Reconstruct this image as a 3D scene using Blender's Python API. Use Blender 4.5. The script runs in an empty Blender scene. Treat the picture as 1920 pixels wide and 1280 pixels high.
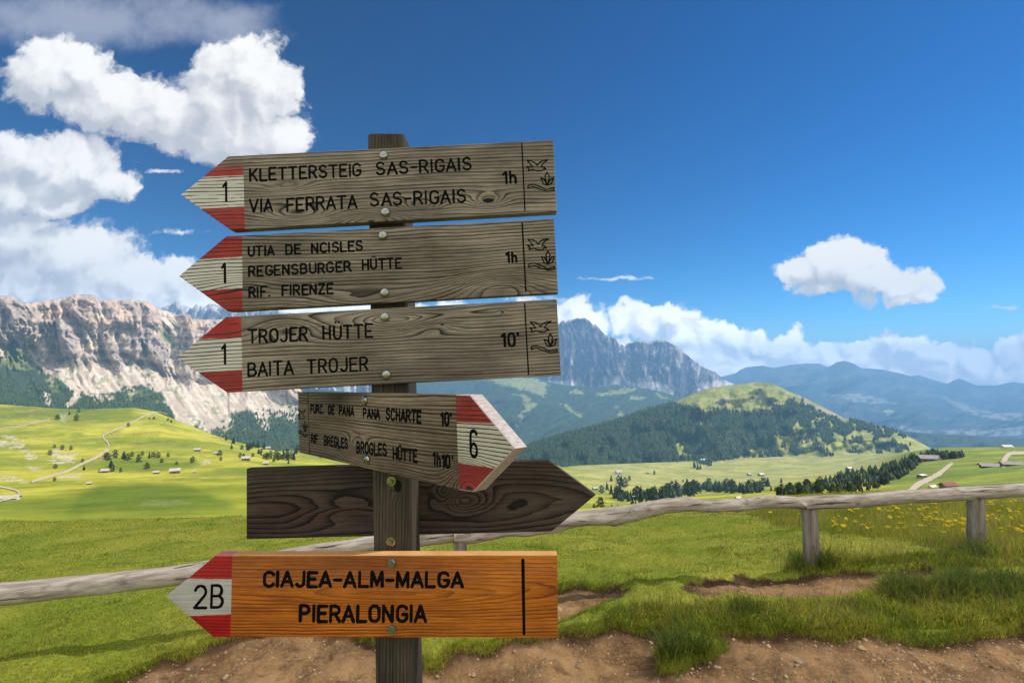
import bpy, math, random
import numpy as np
from mathutils import Vector, Matrix

random.seed(7)
RNG = np.random.default_rng(7)
SC = bpy.context.scene
COL = SC.collection
R_ = math.radians

# ------------------------------------------------------------------ camera
F, TH, CAMZ = 900.0, R_(3.9), 1.6            # focal length in photo pixels, pitch, eye height
CT, ST = math.cos(TH), math.sin(TH)
cam = bpy.data.cameras.new('camera')
cam.sensor_width = 36.0; cam.sensor_fit = 'HORIZONTAL'; cam.lens = F / 1920 * 36.0
cam.clip_start = 0.05; cam.clip_end = 60000
cam_o = bpy.data.objects.new('camera', cam); COL.objects.link(cam_o)
cam_o.location = (0, 0, CAMZ); cam_o.rotation_euler = (R_(90) + TH, 0, 0)
SC.camera = cam_o

# ------------------------------------------------------------------ light
SUN_AZ, SUN_EL = 68.0, 46.0                  # degrees to the right of the view, and up
SUN_STRENGTH, SKY_STRENGTH, EXPOSURE = 3.8, 0.13, 0.54
BACK_FILL = 1.10
HAZE_DENSITY, HAZE_COLOR = 1.25e-4, (0.28, 0.58, 1.0)
S = Vector((math.sin(R_(SUN_AZ)) * math.cos(R_(SUN_EL)), math.cos(R_(SUN_AZ)) * math.cos(R_(SUN_EL)), math.sin(R_(SUN_EL))))
sun = bpy.data.lights.new('sun', 'SUN'); sun.energy = SUN_STRENGTH; sun.angle = R_(0.53); sun.color = (1.0, 0.94, 0.84)
sun_o = bpy.data.objects.new('sun', sun); COL.objects.link(sun_o)
sun_o.rotation_euler = (-S).to_track_quat('-Z', 'Y').to_euler(); sun_o.location = (20, 20, 40)
SC.view_settings.view_transform = 'Standard'; SC.view_settings.look = 'None'
SC.view_settings.exposure = EXPOSURE; SC.view_settings.gamma = 1.0
SC.cycles.use_denoising = True
SC.cycles.max_bounces = 6; SC.cycles.diffuse_bounces = 3; SC.cycles.glossy_bounces = 2; SC.cycles.volume_bounces = 1
SC.cycles.sample_clamp_indirect = 8.0


def ray(px, py):
    px = np.asarray(px, float); py = np.asarray(py, float)
    y = F * CT - (640 - py) * ST; z = F * ST + (640 - py) * CT
    return (px - 960) / y, z / y


def at(px, py, Y):
    rx, rz = ray(px, py)
    return np.stack([Y * rx, Y + 0 * rx, CAMZ + Y * rz], -1)


def project(X, Y, Z):
    ax = Y * CT + (Z - CAMZ) * ST; up = -Y * ST + (Z - CAMZ) * CT
    ax = np.maximum(ax, 0.05)
    return 960 + F * X / ax, 640 - F * up / ax


# ------------------------------------------------------------------ noise, polygons
_P = np.concatenate([RNG.permutation(256)] * 3)
_G = np.array([[math.cos(a), math.sin(a)] for a in np.linspace(0, 2 * math.pi, 16, endpoint=False)])


def perlin(x, y, seed=0):
    x = np.asarray(x, float) + seed * 17.31; y = np.asarray(y, float) + seed * 9.77
    xi = np.floor(x).astype(int); yi = np.floor(y).astype(int); xf = x - xi; yf = y - yi
    xi &= 255; yi &= 255
    def g(ix, iy, dx, dy):
        h = _P[_P[ix & 255] + (iy & 255)] & 15
        return _G[h, 0] * dx + _G[h, 1] * dy
    u = xf ** 3 * (xf * (xf * 6 - 15) + 10); v = yf ** 3 * (yf * (yf * 6 - 15) + 10)
    a = g(xi, yi, xf, yf); b = g(xi + 1, yi, xf - 1, yf); c = g(xi, yi + 1, xf, yf - 1); d = g(xi + 1, yi + 1, xf - 1, yf - 1)
    return (a + u * (b - a) + v * ((c + u * (d - c)) - (a + u * (b - a)))) * 1.5


def fbm(x, y, o=4, seed=0, gain=0.5):
    r = 0; a = 1.0; t = 0
    for i in range(o):
        r = r + a * perlin(x * 2 ** i, y * 2 ** i, seed + i); t += a; a *= gain
    return r / t * 1.3


def ridged(x, y, o=4, seed=0, gain=0.5):
    r = 0; a = 1.0; t = 0
    for i in range(o):
        r = r + a * (1 - np.abs(perlin(x * 2 ** i, y * 2 ** i, seed + i)) * 1.6); t += a; a *= gain
    return r / t


def inpoly(px, py, poly):
    px = np.asarray(px, float); py = np.asarray(py, float); res = np.zeros(px.shape, bool)
    n = len(poly)
    for i in range(n):
        x1, y1 = poly[i]; x2, y2 = poly[(i + 1) % n]
        if y1 == y2: continue
        c = ((y1 > py) != (y2 > py)) & (px < (x2 - x1) * (py - y1) / (y2 - y1) + x1)
        res ^= c
    return res


def segdist(px, py, pts):
    d = np.full(np.shape(px), 1e9)
    for (x1, y1), (x2, y2) in zip(pts[:-1], pts[1:]):
        dx, dy = x2 - x1, y2 - y1; t = np.clip(((px - x1) * dx + (py - y1) * dy) / (dx * dx + dy * dy + 1e-9), 0, 1)
        d = np.minimum(d, np.hypot(px - x1 - t * dx, py - y1 - t * dy))
    return d


def sstep(x, a, b):
    t = np.clip((x - a) / (b - a), 0, 1); return t * t * (3 - 2 * t)


def poly_at(pts, x):
    p = np.array(pts, float); return np.interp(x, p[:, 0], p[:, 1])


def mixc(a, b, t):
    return np.asarray(a) * (1 - t[..., None]) + np.asarray(b) * t[..., None]


# ------------------------------------------------------------------ meshes and objects
def tag(o, label=None, cat=None, group=None, kind=None):
    if label: o['label'] = label
    if cat: o['category'] = cat
    if group: o['group'] = group
    if kind: o['kind'] = kind
    return o


def empty(name, loc=(0, 0, 0), parent=None):
    o = bpy.data.objects.new(name, None); COL.objects.link(o); o.empty_display_size = 0.1
    o.location = loc
    if parent: o.parent = parent
    return o


def raw_mesh(name, V, polys, smooth=False, colors=None, cname='cover'):
    """V (n,3); polys = list of index arrays (m,k), each with its own k."""
    me = bpy.data.meshes.new(name); V = np.asarray(V, np.float32)
    me.vertices.add(len(V)); me.vertices.foreach_set('co', V.ravel())
    idx = np.concatenate([np.asarray(p, np.int32).ravel() for p in polys])
    tot = np.concatenate([np.full(len(p), np.asarray(p).shape[1], np.int32) for p in polys])
    me.loops.add(len(idx)); me.loops.foreach_set('vertex_index', idx)
    me.polygons.add(len(tot)); st = np.concatenate([[0], np.cumsum(tot)[:-1]]).astype(np.int32)
    me.polygons.foreach_set('loop_start', st); me.polygons.foreach_set('loop_total', tot)
    if smooth: me.polygons.foreach_set('use_smooth', np.ones(len(tot), bool))
    me.update(calc_edges=True)
    if colors is not None:
        c = np.ones((len(V), 4), np.float32); c[:, :colors.shape[1]] = colors
        at_ = me.attributes.new(cname, 'FLOAT_COLOR', 'POINT'); at_.data.foreach_set('color', c.ravel())
    return me


def obj(name, me, mat=None, parent=None, loc=None, M=None):
    o = bpy.data.objects.new(name, me); COL.objects.link(o)
    if mat:
        for m in (mat if isinstance(mat, (list, tuple)) else [mat]):
            me.materials.append(m)
    if parent: o.parent = parent
    if loc is not None: o.location = loc
    if M is not None: o.matrix_local = M
    return o


class MB:
    """collects plain polygons into one mesh"""
    def __init__(s): s.v = []; s.f = []; s.m = []
    def add(s, vs, fs, mi=0):
        b = len(s.v); s.v += [tuple(v) for v in vs]
        for f in fs: s.f.append(tuple(i + b for i in f)); s.m.append(mi)
    def box(s, x0, x1, y0, y1, z0, z1, mi=0):
        s.add([(x0, y0, z0), (x1, y0, z0), (x1, y1, z0), (x0, y1, z0), (x0, y0, z1), (x1, y0, z1), (x1, y1, z1), (x0, y1, z1)],
              [(0, 3, 2, 1), (4, 5, 6, 7), (0, 1, 5, 4), (1, 2, 6, 5), (2, 3, 7, 6), (3, 0, 4, 7)], mi)
    def mesh(s, name, smooth=False):
        me = bpy.data.meshes.new(name); me.from_pydata(s.v, [], s.f)
        me.polygons.foreach_set('material_index', s.m)
        if smooth: me.polygons.foreach_set('use_smooth', [True] * len(s.f))
        me.update(); return me


# ------------------------------------------------------------------ materials
class NT:
    def __init__(s, name, world=None):
        if world: s.t = world.node_tree
        else:
            s.m = bpy.data.materials.new(name); s.m.use_nodes = True; s.t = s.m.node_tree
        s.t.nodes.clear()
    def n(s, typ, **kw):
        nd = s.t.nodes.new(typ)
        for k, v in kw.items(): setattr(nd, k, v)
        return nd
    def put(s, sock, v):
        if isinstance(v, bpy.types.NodeSocket): s.t.links.new(v, sock)
        elif v is not None: sock.default_value = v
    def math(s, op, a, b=None, c=None, clamp=False):
        nd = s.n('ShaderNodeMath', operation=op); nd.use_clamp = clamp
        for i, v in enumerate((a, b, c)):
            if v is not None: s.put(nd.inputs[i], v)
        return nd.outputs[0]
    def vmath(s, op, a, b=None, c=None, out=0):
        nd = s.n('ShaderNodeVectorMath', operation=op)
        for i, v in enumerate((a, b, c)):
            if v is not None: s.put(nd.inputs[i], v)
        return nd.outputs[out]
    def noise(s, vec, scale=1.0, detail=4.0, rough=0.5, dist=0.0, color=False):
        nd = s.n('ShaderNodeTexNoise'); s.put(nd.inputs['Vector'], vec)
        nd.inputs['Scale'].default_value = scale; nd.inputs['Detail'].default_value = detail
        nd.inputs['Roughness'].default_value = rough; nd.inputs['Distortion'].default_value = dist
        return nd.outputs['Color' if color else 'Fac']
    def vor(s, vec, scale, feature='F1', out='Distance', smooth=None):
        nd = s.n('ShaderNodeTexVoronoi', feature=feature); s.put(nd.inputs['Vector'], vec)
        nd.inputs['Scale'].default_value = scale
        if smooth is not None: nd.inputs['Smoothness'].default_value = smooth
        return nd.outputs[out]
    def ramp(s, f, a, b, lo=0.0, hi=1.0):
        nd = s.n('ShaderNodeMapRange'); nd.interpolation_type = 'SMOOTHSTEP'
        s.put(nd.inputs[0], f); nd.inputs[1].default_value = a; nd.inputs[2].default_value = b
        nd.inputs[3].default_value = lo; nd.inputs[4].default_value = hi
        return nd.outputs[0]
    def mix(s, f, a, b, blend='MIX'):
        nd = s.n('ShaderNodeMix', data_type='RGBA', blend_type=blend)
        s.put(nd.inputs[0], f)
        for k, v in ((6, a), (7, b)):
            if isinstance(v, (tuple, list)): v = tuple(v)[:3] + (1.0,)
            s.put(nd.inputs[k], v)
        return nd.outputs[2]
    def scale_vec(s, vec, sc):
        return s.vmath('MULTIPLY', vec, tuple(sc))
    def sep(s, vec):
        nd = s.n('ShaderNodeSeparateXYZ'); s.put(nd.inputs[0], vec); return nd.outputs
    def comb(s, x, y, z):
        nd = s.n('ShaderNodeCombineXYZ')
        for i, v in enumerate((x, y, z)): s.put(nd.inputs[i], v)
        return nd.outputs[0]
    def coord(s, which='Object'):
        return s.n('ShaderNodeTexCoord').outputs[which]
    def attr(s, name):
        return s.n('ShaderNodeAttribute', attribute_name=name).outputs['Color']
    def out(s, col, rough=0.9, bump=None, bstr=0.4, bdist=0.002, spec=0.3, metal=0.0, trans=None):
        p = s.n('ShaderNodeBsdfPrincipled')
        if isinstance(col, (tuple, list)): col = tuple(col)[:3] + (1.0,)
        s.put(p.inputs['Base Color'], col); s.put(p.inputs['Roughness'], rough)
        p.inputs['Specular IOR Level'].default_value = spec; p.inputs['Metallic'].default_value = metal
        if bump is not None:
            b = s.n('ShaderNodeBump'); b.inputs['Strength'].default_value = bstr; b.inputs['Distance'].default_value = bdist
            s.put(b.inputs['Height'], bump); s.t.links.new(b.outputs[0], p.inputs['Normal'])
        sh = p.outputs[0]
        if trans is not None:
            tr = s.n('ShaderNodeBsdfTranslucent'); s.put(tr.inputs[0], col)
            mx = s.n('ShaderNodeMixShader'); mx.inputs[0].default_value = trans
            s.t.links.new(sh, mx.inputs[1]); s.t.links.new(tr.outputs[0], mx.inputs[2]); sh = mx.outputs[0]
        o = s.n('ShaderNodeOutputMaterial'); s.t.links.new(sh, o.inputs[0])
        return s.m


def terrain_mat(name, scale, var=0.35, bdist=1.0, bstr=0.6, fine=6.0, rough=0.95):
    k = NT(name); p = k.coord('Object')
    a = k.noise(p, scale, 6, 0.6); b = k.noise(p, scale * fine, 4, 0.65)
    m = k.math('ADD', k.math('MULTIPLY', a, 0.55), k.math('MULTIPLY', b, 0.45))
    f = k.ramp(m, 0.3, 0.7, 1 - var, 1 + var)
    col = k.vmath('MULTIPLY', k.attr('cover'), k.comb(f, f, f))
    return k.out(col, rough, m, bstr, bdist, spec=0.1)


def rock_mat(name, sc, streak, strata):
    """cliff rock: vertical cracks and level ledges on steep faces, plain rubble on the gentle ones"""
    k = NT(name); p = k.coord('Object'); nz = k.sep(k.n('ShaderNodeNewGeometry').outputs['Normal'])[2]
    steep = k.ramp(nz, 0.35, 0.75, 1.0, 0.0)
    a = k.noise(p, sc, 6, 0.6); b = k.noise(p, sc * 6, 5, 0.65)
    w = k.vmath('ADD', p, k.vmath('MULTIPLY', k.vmath('SUBTRACT', k.noise(p, sc * .8, 3, .5, color=True), (.5, .5, .5)), (60, 60, 40)))
    v1 = k.noise(k.scale_vec(w, (streak, streak, streak * .10)), 1.0, 6, 0.66); v2 = k.noise(k.scale_vec(w, (streak * 3.2, streak * 3.2, streak * .22)), 1.0, 4, 0.6)
    h1 = k.noise(k.scale_vec(w, (strata * .06, strata * .06, strata)), 1.0, 5, 0.7)
    crack = k.math('MULTIPLY', k.ramp(v1, 0.30, 0.52, 0.50, 1.18), k.ramp(v2, 0.28, 0.52, 0.66, 1.10)); ledge = k.ramp(h1, 0.34, 0.60, 0.74, 1.16)
    f = k.math('MULTIPLY', crack, ledge); f = k.math('ADD', k.math('MULTIPLY', f, steep), k.math('SUBTRACT', 1.0, steep))
    m = k.math('ADD', k.math('MULTIPLY', a, 0.5), k.math('MULTIPLY', b, 0.5)); f = k.math('MULTIPLY', f, k.ramp(m, 0.3, 0.7, 0.80, 1.20))
    col = k.vmath('MULTIPLY', k.attr('cover'), k.comb(f, k.math('MULTIPLY', f, k.ramp(f, .4, 1.0, .97, 1.0)), k.math('MULTIPLY', f, k.ramp(f, .4, 1.0, 1.03, 1.0))))
    hgt = k.math('ADD', m, k.math('MULTIPLY', k.math('ADD', k.math('MULTIPLY', v1, 1.6), h1), steep))
    return k.out(col, 0.95, hgt, 0.9, 9.0, spec=0.1)


def cover_mat(name, var=0.3, scale=8.0, trans=None, rough=0.8):
    k = NT(name); f = k.ramp(k.noise(k.coord('Object'), scale, 2), 0.3, 0.7, 1 - var, 1 + var)
    return k.out(k.vmath('MULTIPLY', k.attr('cover'), k.comb(f, f, f)), rough, spec=0.15, trans=trans)


def wood_mat(name, light, mid, dark, v0, d0, k_, freq, knots=(), vertical=False, contrast=1.0, rough=0.75, paint=None, warp=1.0, spec=0.25,
             redheart=None, seed=0.0, scuffs=False):
    k = NT(name); c = k.coord('Object'); x, y, z = k.sep(c)
    if vertical: u, v = z, k.math('ADD', x, k.math('MULTIPLY', y, 1.37))
    else: u, v = x, k.math('ADD', z, k.math('MULTIPLY', y, 0.9))
    uv = k.comb(k.math('ADD', u, seed), v, seed * 3.1)
    n1 = k.noise(k.scale_vec(uv, (2.6, 7.0, 1)), 1.0, 2, 0.45)
    n2 = k.noise(k.scale_vec(uv, (4.2, 13.0, 1)), 1.0, 2, 0.45)
    vv = k.math('ADD', k.math('SUBTRACT', v, v0), k.math('MULTIPLY', k.math('SUBTRACT', n1, 0.5), 0.020 * warp))
    dd = k.math('ADD', k.math('MULTIPLY_ADD', u, k_, d0), k.math('MULTIPLY', k.math('SUBTRACT', n2, 0.5), 0.022 * warp))
    r = k.math('SQRT', k.math('ADD', k.math('MULTIPLY', vv, vv), k.math('MULTIPLY', dd, dd)))
    kn_mask = None
    for (ku, kv, su, sv, A, core) in knots:
        a = k.math('DIVIDE', k.math('SUBTRACT', u, ku), su); b = k.math('DIVIDE', k.math('SUBTRACT', v, kv), sv)
        q = k.math('ADD', k.math('MULTIPLY', a, a), k.math('MULTIPLY', b, b))
        g = k.math('POWER', 2.718, k.math('MULTIPLY', q, -1.0))
        r = k.math('MULTIPLY_ADD', g, A, r)
        if core:
            h = k.ramp(q, core * 0.55, core, 1.0, 0.0)
            kn_mask = h if kn_mask is None else k.math('MAXIMUM', kn_mask, h)
    n3 = k.noise(k.scale_vec(uv, (14, 140, 1)), 1.0, 3, 0.6)
    ph = k.math('MULTIPLY_ADD', n3, 0.42, k.math('MULTIPLY', r, freq))
    saw = k.math('FRACT', ph)
    line = k.math('MULTIPLY', k.math('POWER', saw, 2.6), k.ramp(saw, 0.94, 1.0, 1.0, 0.0))
    ringvar = k.noise(k.comb(k.math('FLOOR', ph), k.math('MULTIPLY', u, 1.2), seed), 1.7, 2)
    line = k.math('MULTIPLY', line, k.ramp(ringvar, 0.25, 0.7, 0.55, 1.7))
    fib = k.noise(k.scale_vec(uv, (22, 1100, 1)), 1.0, 3, 0.65)
    fib2 = k.noise(k.scale_vec(uv, (6, 330, 1)), 1.0, 2, 0.5)
    blot = k.noise(k.scale_vec(uv, (4.5, 11, 1)), 1.0, 4, 0.6)
    col = k.mix(k.ramp(blot, 0.3, 0.72), light, mid)
    if redheart:
        col = k.mix(k.ramp(k.noise(k.scale_vec(uv, (3, 14, 1)), 1.0, 2), 0.5, 0.75, 0.0, 0.8), col, redheart)
    col = k.mix(k.math('MULTIPLY', line, contrast, clamp=True), col, dark)
    fv = k.math('MULTIPLY', k.ramp(fib, 0.25, 0.75, 0.62, 1.36), k.ramp(fib2, 0.3, 0.7, 0.80, 1.18))
    col = k.vmath('MULTIPLY', col, k.comb(fv, fv, fv))
    stn = k.ramp(k.noise(k.scale_vec(uv, (2.2, 5, 1)), 1.0, 5, 0.65), 0.36, 0.66, 0.72, 1.12); col = k.vmath('MULTIPLY', col, k.comb(stn, stn, k.math('MULTIPLY', stn, 0.99)))
    # splits along the grain
    cr = k.noise(k.scale_vec(uv, (2.6, 260, 1)), 1.0, 1, 0.4)
    crack = k.ramp(cr, 0.735, 0.775)
    col = k.mix(k.math('MULTIPLY', crack, 0.75), col, tuple(d * 0.25 for d in dark))
    hgt = k.math('SUBTRACT', k.math('MULTIPLY', fib, 0.35), k.math('ADD', k.math('MULTIPLY', line, 0.9), crack))
    if scuffs:
        ss = k.vor(k.scale_vec(uv, (55, 75, 1)), 1.0)
        pick = k.ramp(k.noise(k.scale_vec(uv, (20, 30, 1)), 1.0, 0), 0.66, 0.68)
        lim = k.ramp(u, 0.02, 0.08)
        sc = k.math('MULTIPLY', k.math('MULTIPLY', k.ramp(ss, 0.10, 0.15, 1, 0), pick), lim)
        col = k.mix(sc, col, (0.62, 0.42, 0.22))
    if kn_mask is not None:
        col = k.mix(kn_mask, col, tuple(d * 0.22 for d in dark))
        hgt = k.math('SUBTRACT', hgt, k.math('MULTIPLY', kn_mask, 1.5))
    rgh = rough
    if paint:
        red, white, vt, vb, chip, fade = paint
        wv = k.math('ADD', v, k.math('MULTIPLY', k.math('SUBTRACT', k.noise(k.scale_vec(uv, (60, 200, 1)), 1.0, 2), 0.5), 0.0025))
        def ln(pt):      # local v of a dividing line at local u
            (u1, v1), (u2, v2) = pt; m = (v2 - v1) / (u2 - u1)
            return k.math('MULTIPLY_ADD', u, m, v1 - m * u1)
        top = k.ramp(k.math('SUBTRACT', wv, ln(vt)), -0.0006, 0.0006); bot = k.ramp(k.math('SUBTRACT', ln(vb), wv), -0.0006, 0.0006)
        isred = k.math('MAXIMUM', top, bot)
        bl = k.noise(k.scale_vec(uv, (18, 30, 1)), 1.0, 3)
        redc = k.mix(k.ramp(bl, 0.3, 0.7), red, tuple(r0 * 0.75 for r0 in red)); whc = k.mix(k.ramp(bl, 0.3, 0.7), white, tuple(w * 0.86 for w in white))
        pc = k.mix(isred, whc, redc)
        if chip:
            dash = k.noise(k.scale_vec(uv, (30, 240, 1)), 1.0, 2, 0.6)
            thin = k.math('MULTIPLY', k.ramp(saw, 0.64, 0.76), k.ramp(saw, 0.93, 0.99, 1.0, 0.0))
            ch = k.math('MULTIPLY', thin, k.ramp(k.math('MULTIPLY_ADD', ringvar, 0.8, dash), 0.84 - chip, 0.96 - chip))
            if fade:
                fa = k.ramp(k.math('SUBTRACT', wv, ln(vt)), 0.008, 0.03)
                ch = k.math('MAXIMUM', ch, k.math('MULTIPLY', fa, fade))
            dk_ = k.vmath('MULTIPLY', col, (0.55, 0.55, 0.55)) if not fade else col
            col = k.mix(ch, pc, dk_)
        else:
            ff = k.ramp(fib2, 0.3, 0.7, 0.93, 1.05)
            col = k.vmath('MULTIPLY', pc, k.comb(ff, ff, ff))
    return k.out(col, rgh, hgt, 0.55, 0.0016, spec=spec)


# ------------------------------------------------------------------ sky
def build_world():
    w = bpy.data.worlds.new('World'); SC.world = w; w.use_nodes = True
    k = NT('', w)
    sky = k.n('ShaderNodeTexSky', sky_type='NISHITA'); sky.sun_disc = False
    sky.sun_elevation = R_(SUN_EL); sky.sun_rotation = R_(SUN_AZ); sky.altitude = 2300; sky.air_density = 1.0; sky.dust_density = 0.35; sky.ozone_density = 2.0
    hs = k.n('ShaderNodeHueSaturation'); hs.inputs['Saturation'].default_value = 1.42; hs.inputs['Value'].default_value = 0.715
    hs.inputs['Hue'].default_value = 0.487
    k.put(hs.inputs['Color'], sky.outputs[0]); g = SKY_STRENGTH * 1.32
    gm = k.n('ShaderNodeGamma'); k.put(gm.inputs[0], k.vmath('MULTIPLY', hs.outputs[0], (g, g, g))); gm.inputs[1].default_value = 1.50
    base = k.vmath('MULTIPLY', gm.outputs[0], (1 / g, 1 / g, 1 / g))
    d = k.coord('Generated'); x, y, z = k.sep(d)
    yy = k.math('MAXIMUM', y, 0.08)
    u = k.math('DIVIDE', x, yy); v = k.math('DIVIDE', z, yy)
    uv = k.comb(u, v, 0.0)
    warp = k.noise(uv, 5.0, 6, 0.62, color=True)
    warp2 = k.noise(uv, 22.0, 4, 0.6, color=True)
    wuv = k.vmath('ADD', uv, k.vmath('MULTIPLY', k.vmath('SUBTRACT', warp, (0.5, 0.5, 0.5)), (0.13, 0.13, 0)))
    wuv = k.vmath('ADD', wuv, k.vmath('MULTIPLY', k.vmath('SUBTRACT', warp2, (0.5, 0.5, 0.5)), (0.035, 0.035, 0)))

    def shape(ells, P, sm=0.25):
        cur = None
        for (px, py, a, b) in ells:
            rx, rz = ray(px, py); rx2, _ = ray(px + a, py); _, rz2 = ray(px, py - b)
            sx = 1 / float(rx2 - rx); sz = 1 / float(rz2 - rz)
            q = k.vmath('MULTIPLY_ADD', P, (sx, sz, 0), (-float(rx) * sx, -float(rz) * sz, 0))
            l = k.vmath('LENGTH', q, out=1)
            cur = l if cur is None else k.math('SMOOTH_MIN', cur, l, sm)
        return cur

    cumulus = [
        (85, 130, 80, 62), (160, 120, 70, 50), (230, 185, 110, 60), (320, 215, 120, 55), (400, 200, 90, 70), (455, 150, 90, 72), (500, 165, 60, 60),
        (430, 245, 110, 52), (530, 250, 55, 45),
        (50, 290, 120, 50), (140, 310, 100, 52), (60, 355, 130, 38), (205, 345, 55, 38), (110, 385, 60, 18),
        (30, 440, 110, 55), (130, 480, 130, 55), (230, 515, 130, 45), (330, 515, 90, 42), (60, 540, 180, 60), (260, 560, 240, 50), (430, 565, 140, 50), (600, 570, 150, 35), (-80, 480, 120, 90),
        (1500, 515, 46, 22), (1555, 500, 42, 38), (1600, 500, 46, 38), (1640, 530, 72, 36), (1700, 545, 58, 36), (1735, 570, 30, 20), (1545, 545, 50, 18), (1690, 574, 36, 13)]
    bank = [
        (1075, 590, 55, 32), (1110, 600, 45, 30), (1172, 600, 36, 28), (1212, 610, 38, 28), (1262, 602, 42, 33), (1300, 632, 62, 36), (1370, 632, 42, 28), (1415, 640, 40, 28),
        (1482, 632, 26, 24), (1470, 655, 66, 32), (1550, 665, 66, 28), (1620, 672, 82, 34), (1662, 636, 32, 24), (1700, 655, 50, 26), (1750, 675, 70, 32), (1830, 680, 80, 36), (1910, 660, 50, 36), (1990, 670, 120, 50),
        (1250, 672, 260, 62), (1500, 695, 300, 54), (1850, 705, 300, 54), (900, 600, 160, 30)]
    wisps = [(335, 435, 62, 7), (290, 323, 32, 5), (1165, 522, 84, 5), (1885, 576, 56, 4), (1000, 560, 60, 10)]
    s1 = k.math('SMOOTH_MIN', shape(cumulus, wuv), shape(bank, wuv), 0.2)
    # billows and lumps
    f1 = k.noise(uv, 9.0, 9, 0.6)
    def lumps(P):
        a = k.vor(P, 16.0, 'SMOOTH_F1', smooth=0.35); b = k.vor(P, 41.0, 'SMOOTH_F1', smooth=0.3); c = k.noise(P, 30.0, 5, 0.6)
        return k.math('ADD', k.math('ADD', k.math('MULTIPLY', a, -0.50), k.math('MULTIPLY', b, -0.16)), k.math('MULTIPLY', c, 0.30))
    p0 = wuv; L = 0.020
    off = k.vmath('ADD', wuv, (0.75 * L, 0.66 * L, 0))
    kf = k.ramp(v, 0.04, 0.24, 2.1, 1.0)
    l0 = k.math('MULTIPLY', lumps(p0), kf); l1 = k.math('MULTIPLY', lumps(off), kf)
    dens = k.math('ADD', k.math('SUBTRACT', 1.0, s1), k.math('MULTIPLY', k.math('ADD', l0, 0.38), 0.75))
    dens = k.math('ADD', dens, k.math('MULTIPLY', k.math('SUBTRACT', f1, 0.5), 0.9))
    ff = k.noise(wuv, 55.0, 6, 0.65); alpha = k.ramp(k.math('MULTIPLY_ADD', k.math('SUBTRACT', ff, 0.5), 0.55, dens), -0.08, 0.27)
    # how far towards the sun the cloud still goes: lit rims, grey hearts and bases
    s2 = k.math('SMOOTH_MIN', shape(cumulus, k.vmath('ADD', wuv, (0.030, 0.050, 0))), shape(bank, k.vmath('ADD', wuv, (0.012, 0.028, 0))), 0.2)
    big = k.math('SUBTRACT', s2, s1)
    lit = k.math('ADD', k.math('MULTIPLY', k.math('SUBTRACT', l0, l1), 1.15), k.math('MULTIPLY', big, 0.62))
    lit = k.math('ADD', lit, k.math('MULTIPLY', k.math('SUBTRACT', f1, 0.5), 0.5))
    shade = k.ramp(lit, -0.40, 0.55)
    ccol = k.mix(shade, (0.50, 0.505, 0.545), (0.97, 0.95, 0.92))
    lowb = k.ramp(v, 0.02, 0.20, 2.35, 1.0); ccol = k.vmath('MULTIPLY', ccol, k.comb(lowb, lowb, lowb))
    sw = k.math('MULTIPLY', k.ramp(k.math('ADD', k.math('SUBTRACT', 1.0, shape(wisps, k.vmath('ADD', uv, k.vmath('MULTIPLY', k.vmath('SUBTRACT', warp2, (0.5, 0.5, 0.5)), (0.16, 0.030, 0))))), k.math('MULTIPLY', k.math('SUBTRACT', ff, 0.5), 2.2)), 0.0, 1.0), 0.85)
    # thin veils high up on the left
    veil = shape([(150, 25, 330, 62), (420, 40, 110, 60)], wuv)
    vm = k.math('MULTIPLY', k.ramp(k.math('ADD', k.math('SUBTRACT', 1.0, veil), k.math('MULTIPLY', k.math('SUBTRACT', f1, 0.5), 1.6)), -0.2, 0.9), 0.62)
    def lin(c, m): return tuple(q * m for q in c)
    G = 1.0 / SKY_STRENGTH * 0.78
    cc = k.vmath('MULTIPLY', ccol, (G, G, G))
    c1 = k.mix(vm, base, lin((0.50, 0.52, 0.60), G))
    c2 = k.mix(sw, c1, lin((0.9, 0.92, 0.95), G))
    front = k.ramp(y, 0.02, 0.12)
    c3 = k.mix(k.math('MULTIPLY', alpha, front), c2, cc)
    # a broad bright cloud deck, added behind the viewer as fill for the boards
    nb = k.noise(k.scale_vec(d, (1, 1, 1.6)), 2.2, 5, 0.55)
    ba = k.math('MULTIPLY', k.ramp(k.math('MULTIPLY_ADD', y, -0.9, nb), 0.42, 0.72), k.ramp(z, -0.02, 0.10))
    c3 = k.mix(ba, c3, k.mix(k.ramp(nb, 0.4, 0.7), lin((0.88, 0.86, 0.83), G * BACK_FILL), lin((1.05, 1.0, 0.94), G * BACK_FILL)))
    bg = k.n('ShaderNodeBackground'); k.put(bg.inputs[0], c3); bg.inputs[1].default_value = SKY_STRENGTH
    o = k.n('ShaderNodeOutputWorld'); k.t.links.new(bg.outputs[0], o.inputs[0])
    w.cycles.sampling_method = 'MANUAL'; w.cycles.sample_map_resolution = 1024


build_world()

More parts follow.
